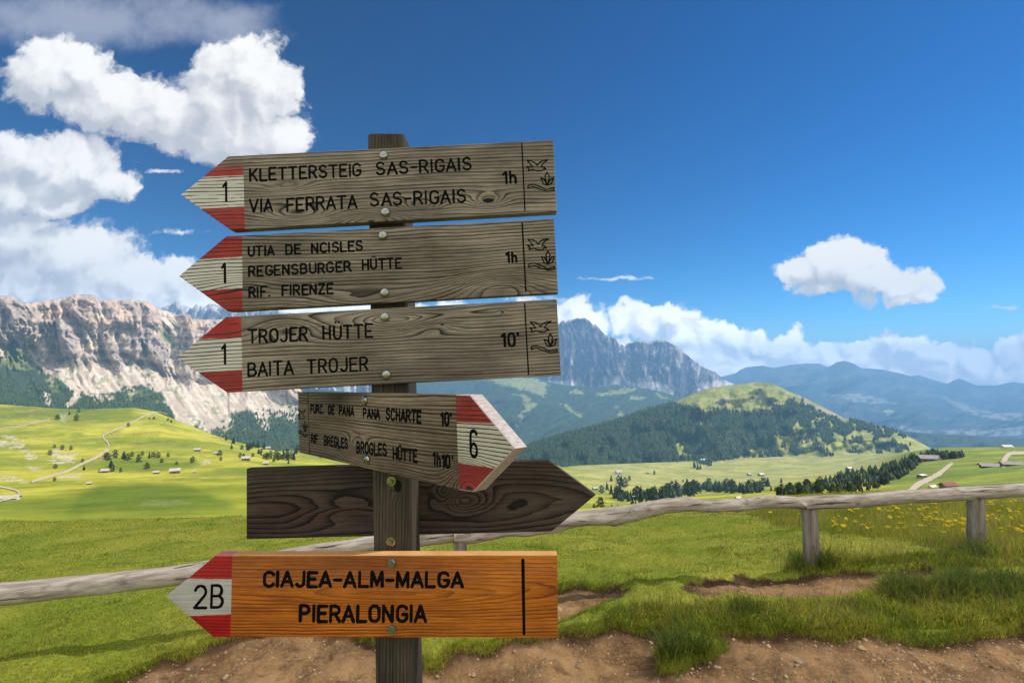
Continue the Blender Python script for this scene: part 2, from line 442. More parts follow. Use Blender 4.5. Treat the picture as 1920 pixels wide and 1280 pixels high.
# ------------------------------------------------------------------ near ground
DIRT = [
    [(-600, 1750), (0, 1400), (190, 1280), (300, 1242), (400, 1207), (480, 1185), (560, 1172), (650, 1180), (720, 1200), (800, 1238), (850, 1222), (930, 1206), (1050, 1187), (1150, 1181),
     (1230, 1180), (1288, 1190), (1284, 1204), (1248, 1212), (1230, 1230), (1238, 1250), (1262, 1256), (1290, 1243), (1330, 1232), (1350, 1215), (1335, 1200), (1400, 1192), (1500, 1199), (1600, 1201), (1700, 1190), (1750, 1190), (1850, 1188), (1920, 1176), (2600, 1140), (2600, 9000), (-600, 9000)],
    [(1270, 1105), (1340, 1088), (1420, 1080), (1600, 1072), (1750, 1066), (1750, 1084), (1650, 1104), (1560, 1118), (1450, 1125), (1310, 1124)],
    [(1860, 1072), (1920, 1063), (2300, 1050), (2300, 1062), (1920, 1078)],
    [(760, 1128), (900, 1112), (1045, 1100), (1120, 1101), (1185, 1108), (1168, 1126), (1110, 1140), (1130, 1150), (1090, 1160), (1045, 1170), (960, 1178), (860, 1180), (780, 1170)],
]


def base_z(X, Y):
    t = np.clip(X / np.maximum(Y, 0.6), -1.4, 1.4)
    m = 0.21 + (0.085 - 0.21) * sstep(t, 0.15, 0.95)
    yb = 15.0 + (9.0 - 15.0) * sstep(t, 0.3, 1.0)
    sp = lambda a, w: w * np.logaddexp(0, a / w)
    z = -m * sp(Y - 3.55, 0.5) - 0.085 * sp(-X - 1.0, 0.6) * sstep(Y, -3, 2.5) * (1 - 0.75 * sstep(Y, 6, 14))
    z = z - (0.5 - m) * sp(Y - yb, 1.2)
    return z + 0.03 * (1 - sstep(Y, 1.5, 3.0))


def grow(a, b, s0, g):
    r = [a]; s = s0
    while (r[-1] < b if b > a else r[-1] > b):
        r.append(r[-1] + (s if b > a else -s)); s *= g
    return r[1:]


gx = np.array(sorted(grow(-4.2, -45, 0.03, 1.09) + list(np.arange(-4.2, 5.2, 0.021)) + grow(5.2, 45, 0.03, 1.09)))
gy = np.array(sorted(grow(2.2, -40, 0.03, 1.12) + list(np.arange(2.2, 5.4, 0.021)) + grow(5.4, 34, 0.025, 1.06)))
GX, GY = np.meshgrid(gx, gy)
B0 = base_z(GX, GY)
PX, PY = project(GX, GY, B0 - 0.05 * sstep(GY, 1.5, 2.5))
jx = fbm(GX * 4, GY * 9, 3, 5) * 22 + fbm(GX * 22, GY * 22, 2, 9) * 8
jy = fbm(GX * 3.3 + 7, GY * 9, 3, 6) * 7 + fbm(GX * 20 + 3, GY * 20, 2, 8) * 5
dm = np.zeros(GX.shape)
front = (GY * CT + (B0 - CAMZ) * ST) > 0.3
for pl in DIRT: dm = np.maximum(dm, inpoly(PX + jx, PY + jy, pl))
dm[~front] = 0
dm = np.where((~front) & (GY > -1.2), 1.0, dm)


def blur(a, r):
    for ax in (0, 1):
        k = 2 * r + 1; pad = [(0, 0), (0, 0)]; pad[ax] = (r + 1, r)
        c = np.cumsum(np.pad(a, pad, 'edge'), ax)
        a = (np.take(c, range(k, c.shape[ax]), ax) - np.take(c, range(0, c.shape[ax] - k), ax)) / k
    return a


ds = blur(dm, 2)
dw = blur(blur(dm, 3), 3)
near = sstep(GY, 0.5, 2.0)
GZ = B0 - 0.075 * sstep(dw, 0.1, 0.9) + fbm(GX * 0.7, GY * 0.7, 3, 2) * 0.07 * near + fbm(GX * 2.6, GY * 2.6, 3, 3) * 0.03 + ds * (fbm(GX * 6, GY * 6, 4, 4) * 0.03 + fbm(GX * 30, GY * 30, 3, 4) * 0.006) \
    + (1 - ds) * fbm(GX * 5, GY * 5, 3, 14) * 0.02


def bil(A, X, Y):
    fx = np.interp(X, gx, np.arange(len(gx))); fy = np.interp(Y, gy, np.arange(len(gy)))
    i = np.clip(fx.astype(int), 0, len(gx) - 2); j = np.clip(fy.astype(int), 0, len(gy) - 2); u = fx - i; v = fy - j
    return A[j, i] * (1 - u) * (1 - v) + A[j, i + 1] * u * (1 - v) + A[j + 1, i] * (1 - u) * v + A[j + 1, i + 1] * u * v


def gz(X, Y): return bil(GZ, X, Y)
def gdirt(X, Y): return bil(ds, X, Y)


def grid_faces(nr, nc):
    i = np.arange(nr * nc).reshape(nr, nc)
    return np.stack([i[:-1, :-1], i[:-1, 1:], i[1:, 1:], i[1:, :-1]], -1).reshape(-1, 4)


def mat_ground():
    k = NT('soil_and_turf'); p = k.coord('Object'); d, dwide = k.sep(k.attr('cover'))[:2]
    n1 = k.noise(p, 3.0, 5, 0.6); n2 = k.noise(p, 45.0, 4, 0.65); n3 = k.noise(p, 0.9, 3)
    dirt = k.mix(k.ramp(n1, 0.35, 0.68), (0.145, 0.076, 0.030), (0.35, 0.200, 0.084))
    dirt = k.mix(k.ramp(n2, 0.35, 0.7, 0, 0.5), dirt, (0.38, 0.25, 0.13))
    dark = k.ramp(k.noise(p, 7.0, 4, 0.6), 0.55, 0.72, 0, 0.7)
    dirt = k.mix(dark, dirt, (0.075, 0.042, 0.024))
    dirt = k.mix(k.ramp(k.math('MULTIPLY_ADD', k.math('SUBTRACT', n1, 0.5), 0.6, dwide), 0.58, 1.0, 0.9, 0.0), dirt, (0.060, 0.034, 0.020))  # shadow under the grass lip, painted as darker soil along the edge
    vg = k.vor(p, 60.0); st = k.math('MULTIPLY', k.ramp(vg, 0.16, 0.26, 1, 0), k.ramp(k.noise(p, 17.0, 1), 0.5, 0.56))
    dirt = k.mix(k.math('MULTIPLY', st, 0.6), dirt, (0.40, 0.28, 0.16))
    turf = k.mix(k.ramp(n3, 0.35, 0.65), (0.22, 0.27, 0.024), (0.34, 0.34, 0.045))
    turf = k.mix(k.ramp(n2, 0.4, 0.7, 0, 0.5), turf, (0.05, 0.055, 0.015))
    col = k.mix(k.ramp(k.math('MULTIPLY_ADD', k.math('SUBTRACT', n2, 0.5), 0.6, d), 0.35, 0.65), turf, dirt)
    h = k.math('ADD', k.math('MULTIPLY', n2, 0.8), k.math('ADD', k.math('MULTIPLY', st, 0.8), k.math('MULTIPLY', n1, 0.6)))
    return k.out(col, 0.95, h, 0.8, 0.012, spec=0.12)


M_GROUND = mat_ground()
Vg = np.stack([GX, GY, GZ], -1).reshape(-1, 3)
Fg = grid_faces(*GX.shape)
isd = dm.reshape(-1)[Fg].mean(1) > 0.5
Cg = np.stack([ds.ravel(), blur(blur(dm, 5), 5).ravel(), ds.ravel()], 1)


def sub_mesh(name, V, Fc, C):
    u, inv = np.unique(Fc, return_inverse=True)
    return raw_mesh(name, V[u], [inv.reshape(Fc.shape)], True, C[u])


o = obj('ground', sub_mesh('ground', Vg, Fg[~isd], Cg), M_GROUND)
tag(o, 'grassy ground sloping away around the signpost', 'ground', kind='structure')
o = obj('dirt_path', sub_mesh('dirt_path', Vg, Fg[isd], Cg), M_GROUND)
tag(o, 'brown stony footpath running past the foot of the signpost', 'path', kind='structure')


# ------------------------------------------------------------------ far terrain
def rough_line(pts, amp, seed, size):
    x = np.arange(pts[0][0], pts[-1][0] + 1, 2.0); return list(zip(x, poly_at(pts, x) - amp * (ridged(x / size, x * 0 + seed, 4, seed) - .62)))


class Layer:
    """a sheet of terrain given by control curves from near to far: (heights in view, distances)"""
    def __init__(s, cols, curves, subs, disp=None, vis=None, smooth=3):
        s.cols = np.asarray(cols, float); py = []; ly = []
        K = [(poly_at(a, s.cols), np.log(poly_at(b, s.cols))) for a, b in curves]
        for k in range(len(K) - 1):
            for j in range(subs[k]):
                t = j / subs[k]
                py.append(K[k][0] * (1 - t) + K[k + 1][0] * t); ly.append(K[k][1] * (1 - t) + K[k + 1][1] * t)
        py.append(K[-1][0]); ly.append(K[-1][1])
        s.py = np.array(py); ly = np.array(ly)
        for _ in range(smooth):
            l2 = ly.copy(); l2[1:-1] = (ly[:-2] + 2 * ly[1:-1] + ly[2:]) / 4; ly = l2
        s.px = np.broadcast_to(s.cols, s.py.shape)
        s.Y = np.exp(ly)
        if disp is not None: s.Y = s.Y * np.exp(disp(s.px, s.py, s.Y))
        s.top = sum(subs[:-1]) if vis is None else vis
        s.V = at(s.px, s.py, s.Y)
        d1 = np.gradient(s.V, axis=1); d0 = np.gradient(s.V, axis=0)
        n = np.cross(d1, d0); n /= np.linalg.norm(n, axis=-1, keepdims=True) + 1e-9
        s.N = n * np.sign(n[..., 2:3] + 1e-9)
    def Yat(s, px, py):
        px = np.atleast_1d(np.asarray(px, float)); py = np.atleast_1d(np.asarray(py, float)); r = np.empty(px.shape)
        ci = np.clip(np.searchsorted(s.cols, px) - 1, 0, len(s.cols) - 2)
        for q in range(len(px)):
            i = ci[q]; t = np.clip((px[q] - s.cols[i]) / (s.cols[i + 1] - s.cols[i]), 0, 1)
            col = (s.py[:s.top + 1, i] * (1 - t) + s.py[:s.top + 1, i + 1] * t)[::-1]
            yy = (s.Y[:s.top + 1, i] * (1 - t) + s.Y[:s.top + 1, i + 1] * t)[::-1]
            r[q] = np.interp(py[q], col, yy)
        return r
    def P(s, px, py): return at(px, py, s.Yat(px, py))
    def build(s, name, C, mat, label, cat):
        me = raw_mesh(name, s.V.reshape(-1, 3), [grid_faces(*s.py.shape)], True, C.reshape(-1, 3))
        return tag(obj(name, me, mat), label, cat, kind='structure')


ZB = 4000.0
flat = lambda v: [(0, v), (1, v)]

# ---- alpine meadows: bowl on the left, valley in the middle, spur with the road on the right
mcols = np.arange(-420, 2345, 3.0)
mcurves = [
    ([(-420, 1010), (0, 1000), (460, 985), (1060, 990), (1500, 960), (1920, 940), (2340, 930)], [(-420, 17), (1060, 17), (1500, 14), (1920, 12), (2340, 12)]),
    ([(-420, 965), (0, 960), (460, 950), (700, 952), (1060, 962), (1350, 940), (1500, 928), (1920, 914), (2340, 905)], [(0, 62), (700, 65), (1060, 90), (1500, 55), (1920, 40)]),
    ([(-420, 915), (0, 915), (460, 908), (700, 912), (1060, 950), (1300, 928), (1500, 917), (1700, 906), (1920, 894), (2340, 885)], [(0, 130), (460, 130), (700, 160), (1060, 300), (1300, 600), (1440, 450), (1560, 220), (1700, 170), (1920, 115)]),
    ([(-420, 885), (0, 885), (460, 882), (700, 887), (1060, 927), (1300, 913), (1500, 906), (1700, 889), (1920, 876), (2340, 865)], [(0, 240), (460, 260), (700, 380), (1060, 560), (1300, 860), (1440, 800), (1560, 480), (1700, 240), (1920, 180)]),
    ([(-420, 840), (0, 845), (460, 855), (700, 863), (1060, 902), (1300, 896), (1500, 891), (1700, 870), (1920, 860), (2340, 850)], [(0, 350), (460, 400), (700, 560), (1060, 830), (1300, 1080), (1500, 950), (1600, 800), (1700, 340), (1920, 270)]),
    ([(-420, 790), (0, 800), (300, 808), (400, 830), (460, 842), (560, 855), (700, 850), (1060, 887), (1300, 880), (1500, 874), (1650, 868), (1700, 858), (1760, 849), (1920, 848), (2340, 840)],
     [(0, 500), (460, 520), (700, 720), (1060, 1050), (1300, 1250), (1500, 1250), (1600, 1150), (1690, 560), (1760, 420), (1920, 370)]),
    ([(-420, 735), (-120, 750), (0, 758), (60, 762), (110, 766), (150, 767), (250, 764), (290, 771), (312, 780), (360, 799), (400, 815), (450, 830), (520, 845), (600, 842), (700, 836), (1060, 873), (1300, 864), (1450, 856), (1600, 851), (1680, 849),
      (1740, 842), (1765, 839), (1920, 837), (2340, 830)], [(0, 700), (300, 700), (450, 640), (560, 800), (700, 900), (1060, 1300), (1300, 1480), (1500, 1560), (1640, 1400), (1700, 800), (1750, 560), (1920, 480)]),
]
back = ([(a, b + 45) for a, b in mcurves[-1][0]], [(a, b * 1.25) for a, b in mcurves[-1][1]])
mcurves.append(back)


def m_disp(px, py, Y):
    w = sstep(Y, 25, 120)
    X = (px - 960) / F * Y
    d = (fbm(X / 95, Y / 120, 3, 21) * 0.055 + fbm(X / 26, Y / 34, 2, 22) * 0.005) * (0.35 + 0.65 * sstep(py - poly_at(EDGE_TOP, px), 4, 40))
    knoll = np.exp(-((px - 255) / 150) ** 2) * np.exp(-((py - 935) / 24) ** 2)
    return w * (d * 0.72 * (1 - 0.6 * sstep(px, 800, 1100)) - 0.10 * knoll)


EDGE_TOP = mcurves[-2][0]
MEADOW = Layer(mcols, mcurves, [8, 22, 22, 26, 26, 26, 8], m_disp, smooth=5)


def meadow_cover(L):
    px, py, Y = L.px, L.py, L.Y; X = L.V[..., 0]
    n = fbm(X / 60, Y / 80, 5, 31) ; n2 = fbm(X / 9, Y / 16, 4, 33); n3 = fbm(X / 220, Y / 260, 3, 37)
    a = mixc((0.225, 0.255, 0.024), (0.44, 0.405, 0.048), sstep(n + 0.4 * n2, -0.4, 0.45))
    a = mixc(a, (0.10, 0.14, 0.022), sstep(n3 + 0.5 * n2, 0.15, 0.5) * 0.6)
    # the valley pasture is paler and drier
    val = sstep(px, 1000, 1150) * (1 - sstep(px, 1640, 1740)) * sstep(Y, 500, 900)
    a = mixc(a, mixc((0.30, 0.31, 0.085), (0.42, 0.39, 0.13), sstep(n + 0.5 * n2, -0.3, 0.4)), val * 0.9)
    # fresher green around the road
    rt = sstep(px, 1620, 1700) * sstep(900 - Y, 0, 200)
    a = mixc(a, mixc((0.115, 0.19, 0.022), (0.20, 0.25, 0.035), sstep(n2 + n, -0.3, 0.3)), rt * 0.75)
    a = mixc(a, (0.13, 0.14, 0.03), sstep(fbm(X / 30, Y / 14, 4, 39), 0.1, 0.4) * rt * 0.7)
    # darker green knoll and patches
    kn = np.maximum(np.exp(-((px - 260) / 170) ** 4) * np.exp(-((py - 933 - n2 * 8) / 21) ** 4), sstep(py, 900, 960) * 0.0)
    a = mixc(a, (0.125, 0.175, 0.016), kn * 0.5)
    for poly, wgt in (([(120, 962), (150, 926), (185, 909), (260, 905), (345, 908), (400, 928), (445, 948), (400, 958), (300, 964), (200, 958)], .78), ([(-50, 932), (60, 930), (190, 945), (150, 958), (-50, 955)], .55), ([(205, 846), (300, 856), (368, 860), (372, 872), (300, 886), (215, 888), (200, 868)], .55), ([(100, 772), (230, 766), (270, 776), (150, 800), (90, 795)], .4)):
        a = mixc(a, (0.095, 0.150, 0.012), blur(inpoly(px + n2 * 9, py + n * 4 + n2 * 3, poly) * 1.0, 3) * wgt)
    # bare chalky ground
    for poly, wgt in (([(0, 812), (30, 814), (50, 835), (62, 852), (75, 858), (55, 860), (40, 840), (10, 838), (0, 835)], .9), ([(100, 845), (115, 840), (125, 855), (146, 850), (142, 866), (110, 868), (95, 862)], .9),
                      ([(50, 868), (66, 870), (82, 880), (70, 884), (52, 878)], .9), ([(0, 892), (35, 896), (62, 903), (40, 904), (0, 901)], .95), ([(112, 893), (158, 890), (156, 899), (112, 900)], .8),
                      ([(372, 866), (395, 862), (402, 868), (375, 872)], .9), ([(115, 775), (125, 772), (127, 790), (115, 790)], .6), ([(55, 776), (66, 772), (58, 782)], .5),
                      ([(265, 930), (300, 930), (365, 940), (330, 950), (270, 945)], .10)):
        a = mixc(a, (0.50, 0.44, 0.32), inpoly(px + n2 * 16, py + n * 6, poly) * wgt * sstep(n2 + fbm(px / 5, py / 3, 3, 41) * .8, -0.35, 0.25))
    return a


M_MEADOW = terrain_mat('meadow_grass', 0.06, 0.30, 0.5, 0.8, 9.0)
MEADOW.build('meadow', meadow_cover(MEADOW), M_MEADOW, 'bright green alpine meadows rolling down from the brow to the far valley', 'meadow')


def track(name, pts, hw, L, label, lift=0.996):
    """a gravel track lying on the terrain"""
    pts = np.array(pts, float); d = np.concatenate([[0], np.cumsum(np.hypot(*np.diff(pts[:, :2], axis=0).T))])
    s = np.arange(0, d[-1], 2.5); x = np.interp(s, d, pts[:, 0]); y = np.interp(s, d, pts[:, 1]); w = np.interp(s, d, hw) if np.ndim(hw) else np.full(len(s), hw)
    for _ in range(3):
        x[1:-1] = (x[:-2] + 2 * x[1:-1] + x[2:]) / 4; y[1:-1] = (y[:-2] + 2 * y[1:-1] + y[2:]) / 4
    x = x + fbm(s / 14, s * 0 + 1, 2, 51) * 1.2; y = y + fbm(s / 14, s * 0 + 5, 2, 52) * 0.6
    dx, dy = np.gradient(x), np.gradient(y); l = np.hypot(dx, dy); nx, ny = -dy / l, dx / l
    w = w * (1 + 0.3 * fbm(s / 6, s * 0, 2, 53))
    rows = [L.P(x + nx * w * t, y + ny * w * t) for t in (-1, -0.35, 0.35, 1)]
    V = np.stack(rows, 1); V[..., 2] += 0.12
    V = np.array([0, 0, CAMZ]) + (V - np.array([0, 0, CAMZ])) * lift
    n = len(s); C = np.broadcast_to(np.array([0.48, 0.41, 0.30]), (n * 4, 3))
    me = raw_mesh(name, V.reshape(-1, 3), [grid_faces(n, 4)], True, C)
    tag(obj(name, me, M_TRACK), label, 'path', kind='structure')


M_TRACK = terrain_mat('track_gravel', 0.6, 0.22, 0.1, 0.5, 5)
track('gravel_track', [(60, 903), (99, 892), (128, 883), (146, 873), (175, 860), (195, 849), (205, 842)], 2.1, MEADOW, 'pale gravel track climbing across the left meadow')
track('gravel_track', [(206, 842), (203, 830), (193, 820), (192, 816), (222, 804), (242, 795), (262, 784), (286, 773), (300, 772), (316, 777)], 1.1, MEADOW, 'thin pale trail winding up to the meadow crest')
track('gravel_track', [(-300, 830), (-100, 812), (0, 803), (29, 800), (58, 794), (96, 785)], 0.9, MEADOW, 'faint trail along the upper left meadow')
track('gravel_track', [(0, 912), (28, 918), (38, 925), (25, 934), (0, 940), (-120, 955)], 1.5, MEADOW, 'pale drive curving round the long farm building')
track('gravel_road', [(1706, 925), (1712, 917), (1724, 907), (1747, 896), (1766, 885), (1778, 873), (1788, 868)], [6, 5.5, 5, 4.4, 4, 3, 2.2], MEADOW, 'grey gravel road bending up the right meadow')
track('gravel_road', [(1878, 875), (1884, 862), (1890, 852), (1900, 849), (1960, 849), (2100, 846)], [5, 4.5, 3.5, 3, 3, 3], MEADOW, 'far bend of the gravel road beside the low sheds')

# ---- wooded hill in the middle of the valley
hcols = np.arange(860, 1850, 2.5)
HTOP = [(860, 868), (985, 836), (1050, 816), (1100, 803), (1160, 786), (1210, 768), (1265, 754), (1285, 744), (1310, 733), (1335, 726), (1360, 723), (1400, 718), (1425, 716), (1450, 719), (1480, 734), (1500, 742),
        (1530, 756), (1560, 771), (1585, 785), (1600, 787), (1640, 797), (1680, 807), (1720, 826), (1745, 840), (1790, 862), (1850, 880)]
hcurves = [
    ([(860, 960), (1060, 930), (1300, 905), (1500, 885), (1700, 880), (1850, 900)], flat(1150)),
    ([(860, 905), (985, 895), (1060, 905), (1130, 893), (1230, 884), (1330, 868), (1400, 862), (1500, 856), (1600, 850), (1700, 846), (1850, 885)], [(860, 1300), (1060, 1250), (1300, 1480), (1500, 1560), (1640, 1500), (1850, 1300)]),
    ([(a, b + max(4, (860 - b) * 0.38)) for a, b in HTOP], [(860, 1480), (1060, 1500), (1425, 1850), (1700, 1600), (1850, 1450)]),
    (HTOP, [(860, 1650), (1060, 1700), (1300, 2050), (1425, 2200), (1560, 2000), (1740, 1700), (1850, 1550)]),
    ([(a, b + 90) for a, b in HTOP], [(860, 1900), (1425, 2700), (1850, 1900)]),
]


def h_disp(px, py, Y):
    w = sstep(poly_at(HTOP, px) + 3 - py, -60, 0)
    f = np.clip((py - poly_at(HTOP, px)) / 30, 0, 1)
    return (ridged(px / 95 + py / 160, py / 110, 4, 61) - 0.5) * 0.14 * f + fbm(px / 22, py / 22, 3, 62) * 0.035 * f


HILL = Layer(hcols, hcurves, [6, 30, 34, 10], h_disp, smooth=4)


def forest_mask(px, py):
    n = fbm(px / 26, py / 18, 4, 71); n2 = fbm(px / 9, py / 7, 3, 72)
    left = inpoly(px + n * 10, py + n2 * 6, [(800, 880), (985, 834), (1210, 767), (1262, 757), (1320, 772), (1357, 768), (1400, 774), (1440, 772), (1462, 790), (1440, 830), (1400, 850), (1375, 862), (1334, 866), (1330, 874), (1287, 878), (1200, 892), (1080, 912), (800, 930)])
    clear = inpoly(px + n * 6, py + n2 * 3, [(1264, 832), (1276, 826), (1280, 834), (1285, 850), (1318, 852), (1318, 860), (1275, 858), (1266, 845)])
    m = left & ~clear & (n2 + n > -0.75)
    right = inpoly(px + n * 12, py + n2 * 8, [(1440, 770), (1490, 748), (1520, 762), (1547, 780), (1590, 785), (1640, 797), (1665, 806), (1700, 818), (1690, 826), (1600, 812), (1560, 830), (1500, 812), (1470, 830), (1440, 840)])
    m |= right & (n + 0.5 * n2 > 0.0 - 0.25 * (py < 800))
    spots = inpoly(px, py, [(1440, 840), (1600, 815), (1740, 840), (1700, 848), (1560, 855), (1400, 865)])
    m |= spots & (n + 0.6 * n2 > 0.33)
    return m


def hill_cover(L):
    px, py = L.px, L.py; n = fbm(px / 34, py / 14, 5, 73); n2 = fbm(px / 9, py / 6, 4, 74)
    a = mixc((0.20, 0.235, 0.050), (0.36, 0.35, 0.09), sstep(n + 0.4 * n2, -0.4, 0.4))
    a = mixc(a, (0.10, 0.105, 0.04), sstep(n2 + n, 0.15, 0.5) * 0.6 * (py < 775))
    sc = inpoly(px + n2 * 9, py + n * 6, [(1412, 770), (1432, 765), (1436, 790), (1450, 822), (1432, 830), (1425, 800)]) | inpoly(px + n2 * 7, py + n * 4, [(1345, 750), (1372, 742), (1366, 758), (1340, 764)]) \
        | inpoly(px + n2 * 5, py + n * 4, [(1498, 740), (1545, 764), (1590, 787), (1580, 789), (1530, 770), (1495, 746)])
    a = mixc(a, (0.36, 0.30, 0.22), sc * sstep(n2, -0.6, 0.1) * 0.9)
    a = mixc(a, (0.055, 0.075, 0.028), forest_mask(px, py) * 0.85)
    low = sstep(py, 845, 862) * (~forest_mask(px, py))
    return mixc(a, mixc((0.28, 0.29, 0.085), (0.38, 0.36, 0.12), sstep(n2, -0.4, 0.4)), low * 0.8)


HILL.build('hill', hill_cover(HILL), terrain_mat('hill_grass', 0.02, 0.3, 2.0, 0.8, 6), 'rounded wooded hill with a bare green summit in the valley', 'hill')

# ---- cliffs on the left
ccols = np.arange(-420, 760, 2.0)
CTOP = [(-420, 600), (-250, 570), (-120, 588), (-40, 560), (0, 555), (22, 553), (34, 560), (40, 567), (70, 567), (84, 563), (100, 562), (128, 555), (142, 552), (172, 552), (182, 556), (187, 563), (215, 562), (262, 563), (280, 567), (292, 577), (310, 582), (332, 590), (345, 589),
        (356, 588), (360, 597), (385, 599), (410, 598), (440, 600), (465, 610), (490, 640), (520, 672), (545, 705), (570, 738), (610, 764), (680, 790), (760, 815)]
CTOP = rough_line(CTOP, 2.0, 3, 18)
CMID = [(a, b + (120 if a < 430 else max(6, (790 - b) * 0.6))) for a, b in CTOP]
ccurves = [
    ([(-420, 900), (0, 840), (300, 850), (460, 860), (760, 870)], [(-420, 780), (0, 880), (450, 1100), (760, 1200)]),
    ([(-420, 800), (0, 775), (250, 775), (340, 790), (450, 825), (560, 835), (760, 842)], [(-420, 850), (0, 980), (450, 1400), (760, 1600)]),
    (CMID, [(-420, 1080), (0, 1330), (440, 1980), (760, 1900)]),
    ([(a, b + (28 if a < 450 else 5)) for a, b in CTOP], [(-420, 1150), (0, 1430), (440, 2130), (760, 2050)]),
    (CTOP, [(-420, 1190), (0, 1480), (440, 2220), (760, 2130)]),
    ([(a, b + 60) for a, b in CTOP], [(-420, 1600), (0, 2000), (440, 2800), (760, 2700)]),
]


def cl_h(px, py):            # 0 at the crest, 1 at the foot of the apron
    t = poly_at(CTOP, px); return np.clip((py - t) / (790 - t + 1e-6), 0, 1.3)


C_WALL = [[(55, 566), (110, 562), (114, 600), (100, 616), (62, 606)], [(-60, 545), (40, 550), (62, 600), (60, 636), (36, 638), (-60, 650)], [(128, 545), (187, 545), (186, 600), (176, 618), (150, 602), (126, 590)],
          [(188, 555), (262, 555), (294, 575), (304, 600), (282, 616), (230, 606), (202, 612)], [(334, 585), (410, 590), (425, 625), (400, 655), (376, 640), (356, 660), (340, 622)], [(425, 590), (470, 600), (500, 650), (470, 650)]]
C_TOWER = [[(104, 617), (120, 602), (145, 622), (144, 665), (138, 678), (120, 652)], [(199, 650), (210, 640), (222, 652), (237, 690), (228, 700), (204, 676)], [(223, 640), (236, 628), (252, 634), (263, 655), (256, 668), (240, 664)],
           [(242, 632), (262, 616), (286, 614), (302, 634), (318, 674), (310, 692), (288, 676), (262, 646)], [(35, 606), (50, 598), (62, 610), (58, 632), (42, 640)], [(345, 690), (356, 680), (364, 710), (352, 730)], [(150, 668), (170, 656), (180, 676), (165, 684)]]


def c_rock(px, py):
    jx = px + fbm(px / 16, py / 22, 4, 88) * 14; jy = py + fbm(px / 12, py / 16, 4, 89) * 14; m = np.zeros(px.shape)
    for p in C_WALL + C_TOWER: m = np.maximum(m, inpoly(jx, jy, p))
    return np.where((px < -40) | (px > 480), sstep(0.5 - cl_h(px, py), 0, .1), m)


def c_tower(px, py):
    jx = px + fbm(px / 16, py / 22, 4, 88) * 14; jy = py + fbm(px / 12, py / 16, 4, 89) * 14; m = np.zeros(px.shape)
    for p in C_TOWER: m = np.maximum(m, inpoly(jx, jy, p))
    return m


def c_disp(px, py, Y):
    h = cl_h(px, py)
    wx = px + fbm(px / 60, py / 60, 3, 81) * 22 - (py - 600) * 0.30
    butt = ridged(wx / 70, py / 300, 5, 82, 0.55) - 0.5
    fine = ridged(wx / 19, py / 60, 4, 83, 0.6) - 0.5
    rock = sstep(h, -0.01, 0.04) * (1 - sstep(h + fbm(px / 40, py / 40, 3, 86) * 0.2, 0.52, 0.85))
    bands = fbm(px / 120, py / 9, 3, 84) * 0.006
    apron = (ridged((px - (py - 640) * 0.55) / 42, py / 420, 3, 85) - 0.5) * 0.022 * sstep(h, 0.3, 0.6)
    tb = blur(blur(c_rock(px, py), 2), 2)
    # detached towers standing in front of the wall
    tow = 0
    for (tx, ty, a, b, s) in ((128, 640, 22, 45, .05), (212, 665, 14, 32, .05), (244, 650, 17, 38, .06), (290, 640, 30, 60, .07), (60, 615, 28, 30, .04), (345, 640, 22, 60, .05), (180, 600, 20, 40, .03)):
        q = ((px - tx - (py - ty) * 0.28) / a) ** 2 + ((py - ty) / b) ** 2; tow = tow + s * np.exp(-q ** 2)
    return -(butt * 0.080 + fine * 0.026 + fbm(px / 5, py / 16, 3, 87) * 0.006) * rock - bands * rock - apron - tow * .35 - 0.034 * tb


CLIFF = Layer(ccols, ccurves, [6, 60, 70, 24, 14, 8], c_disp, smooth=3)


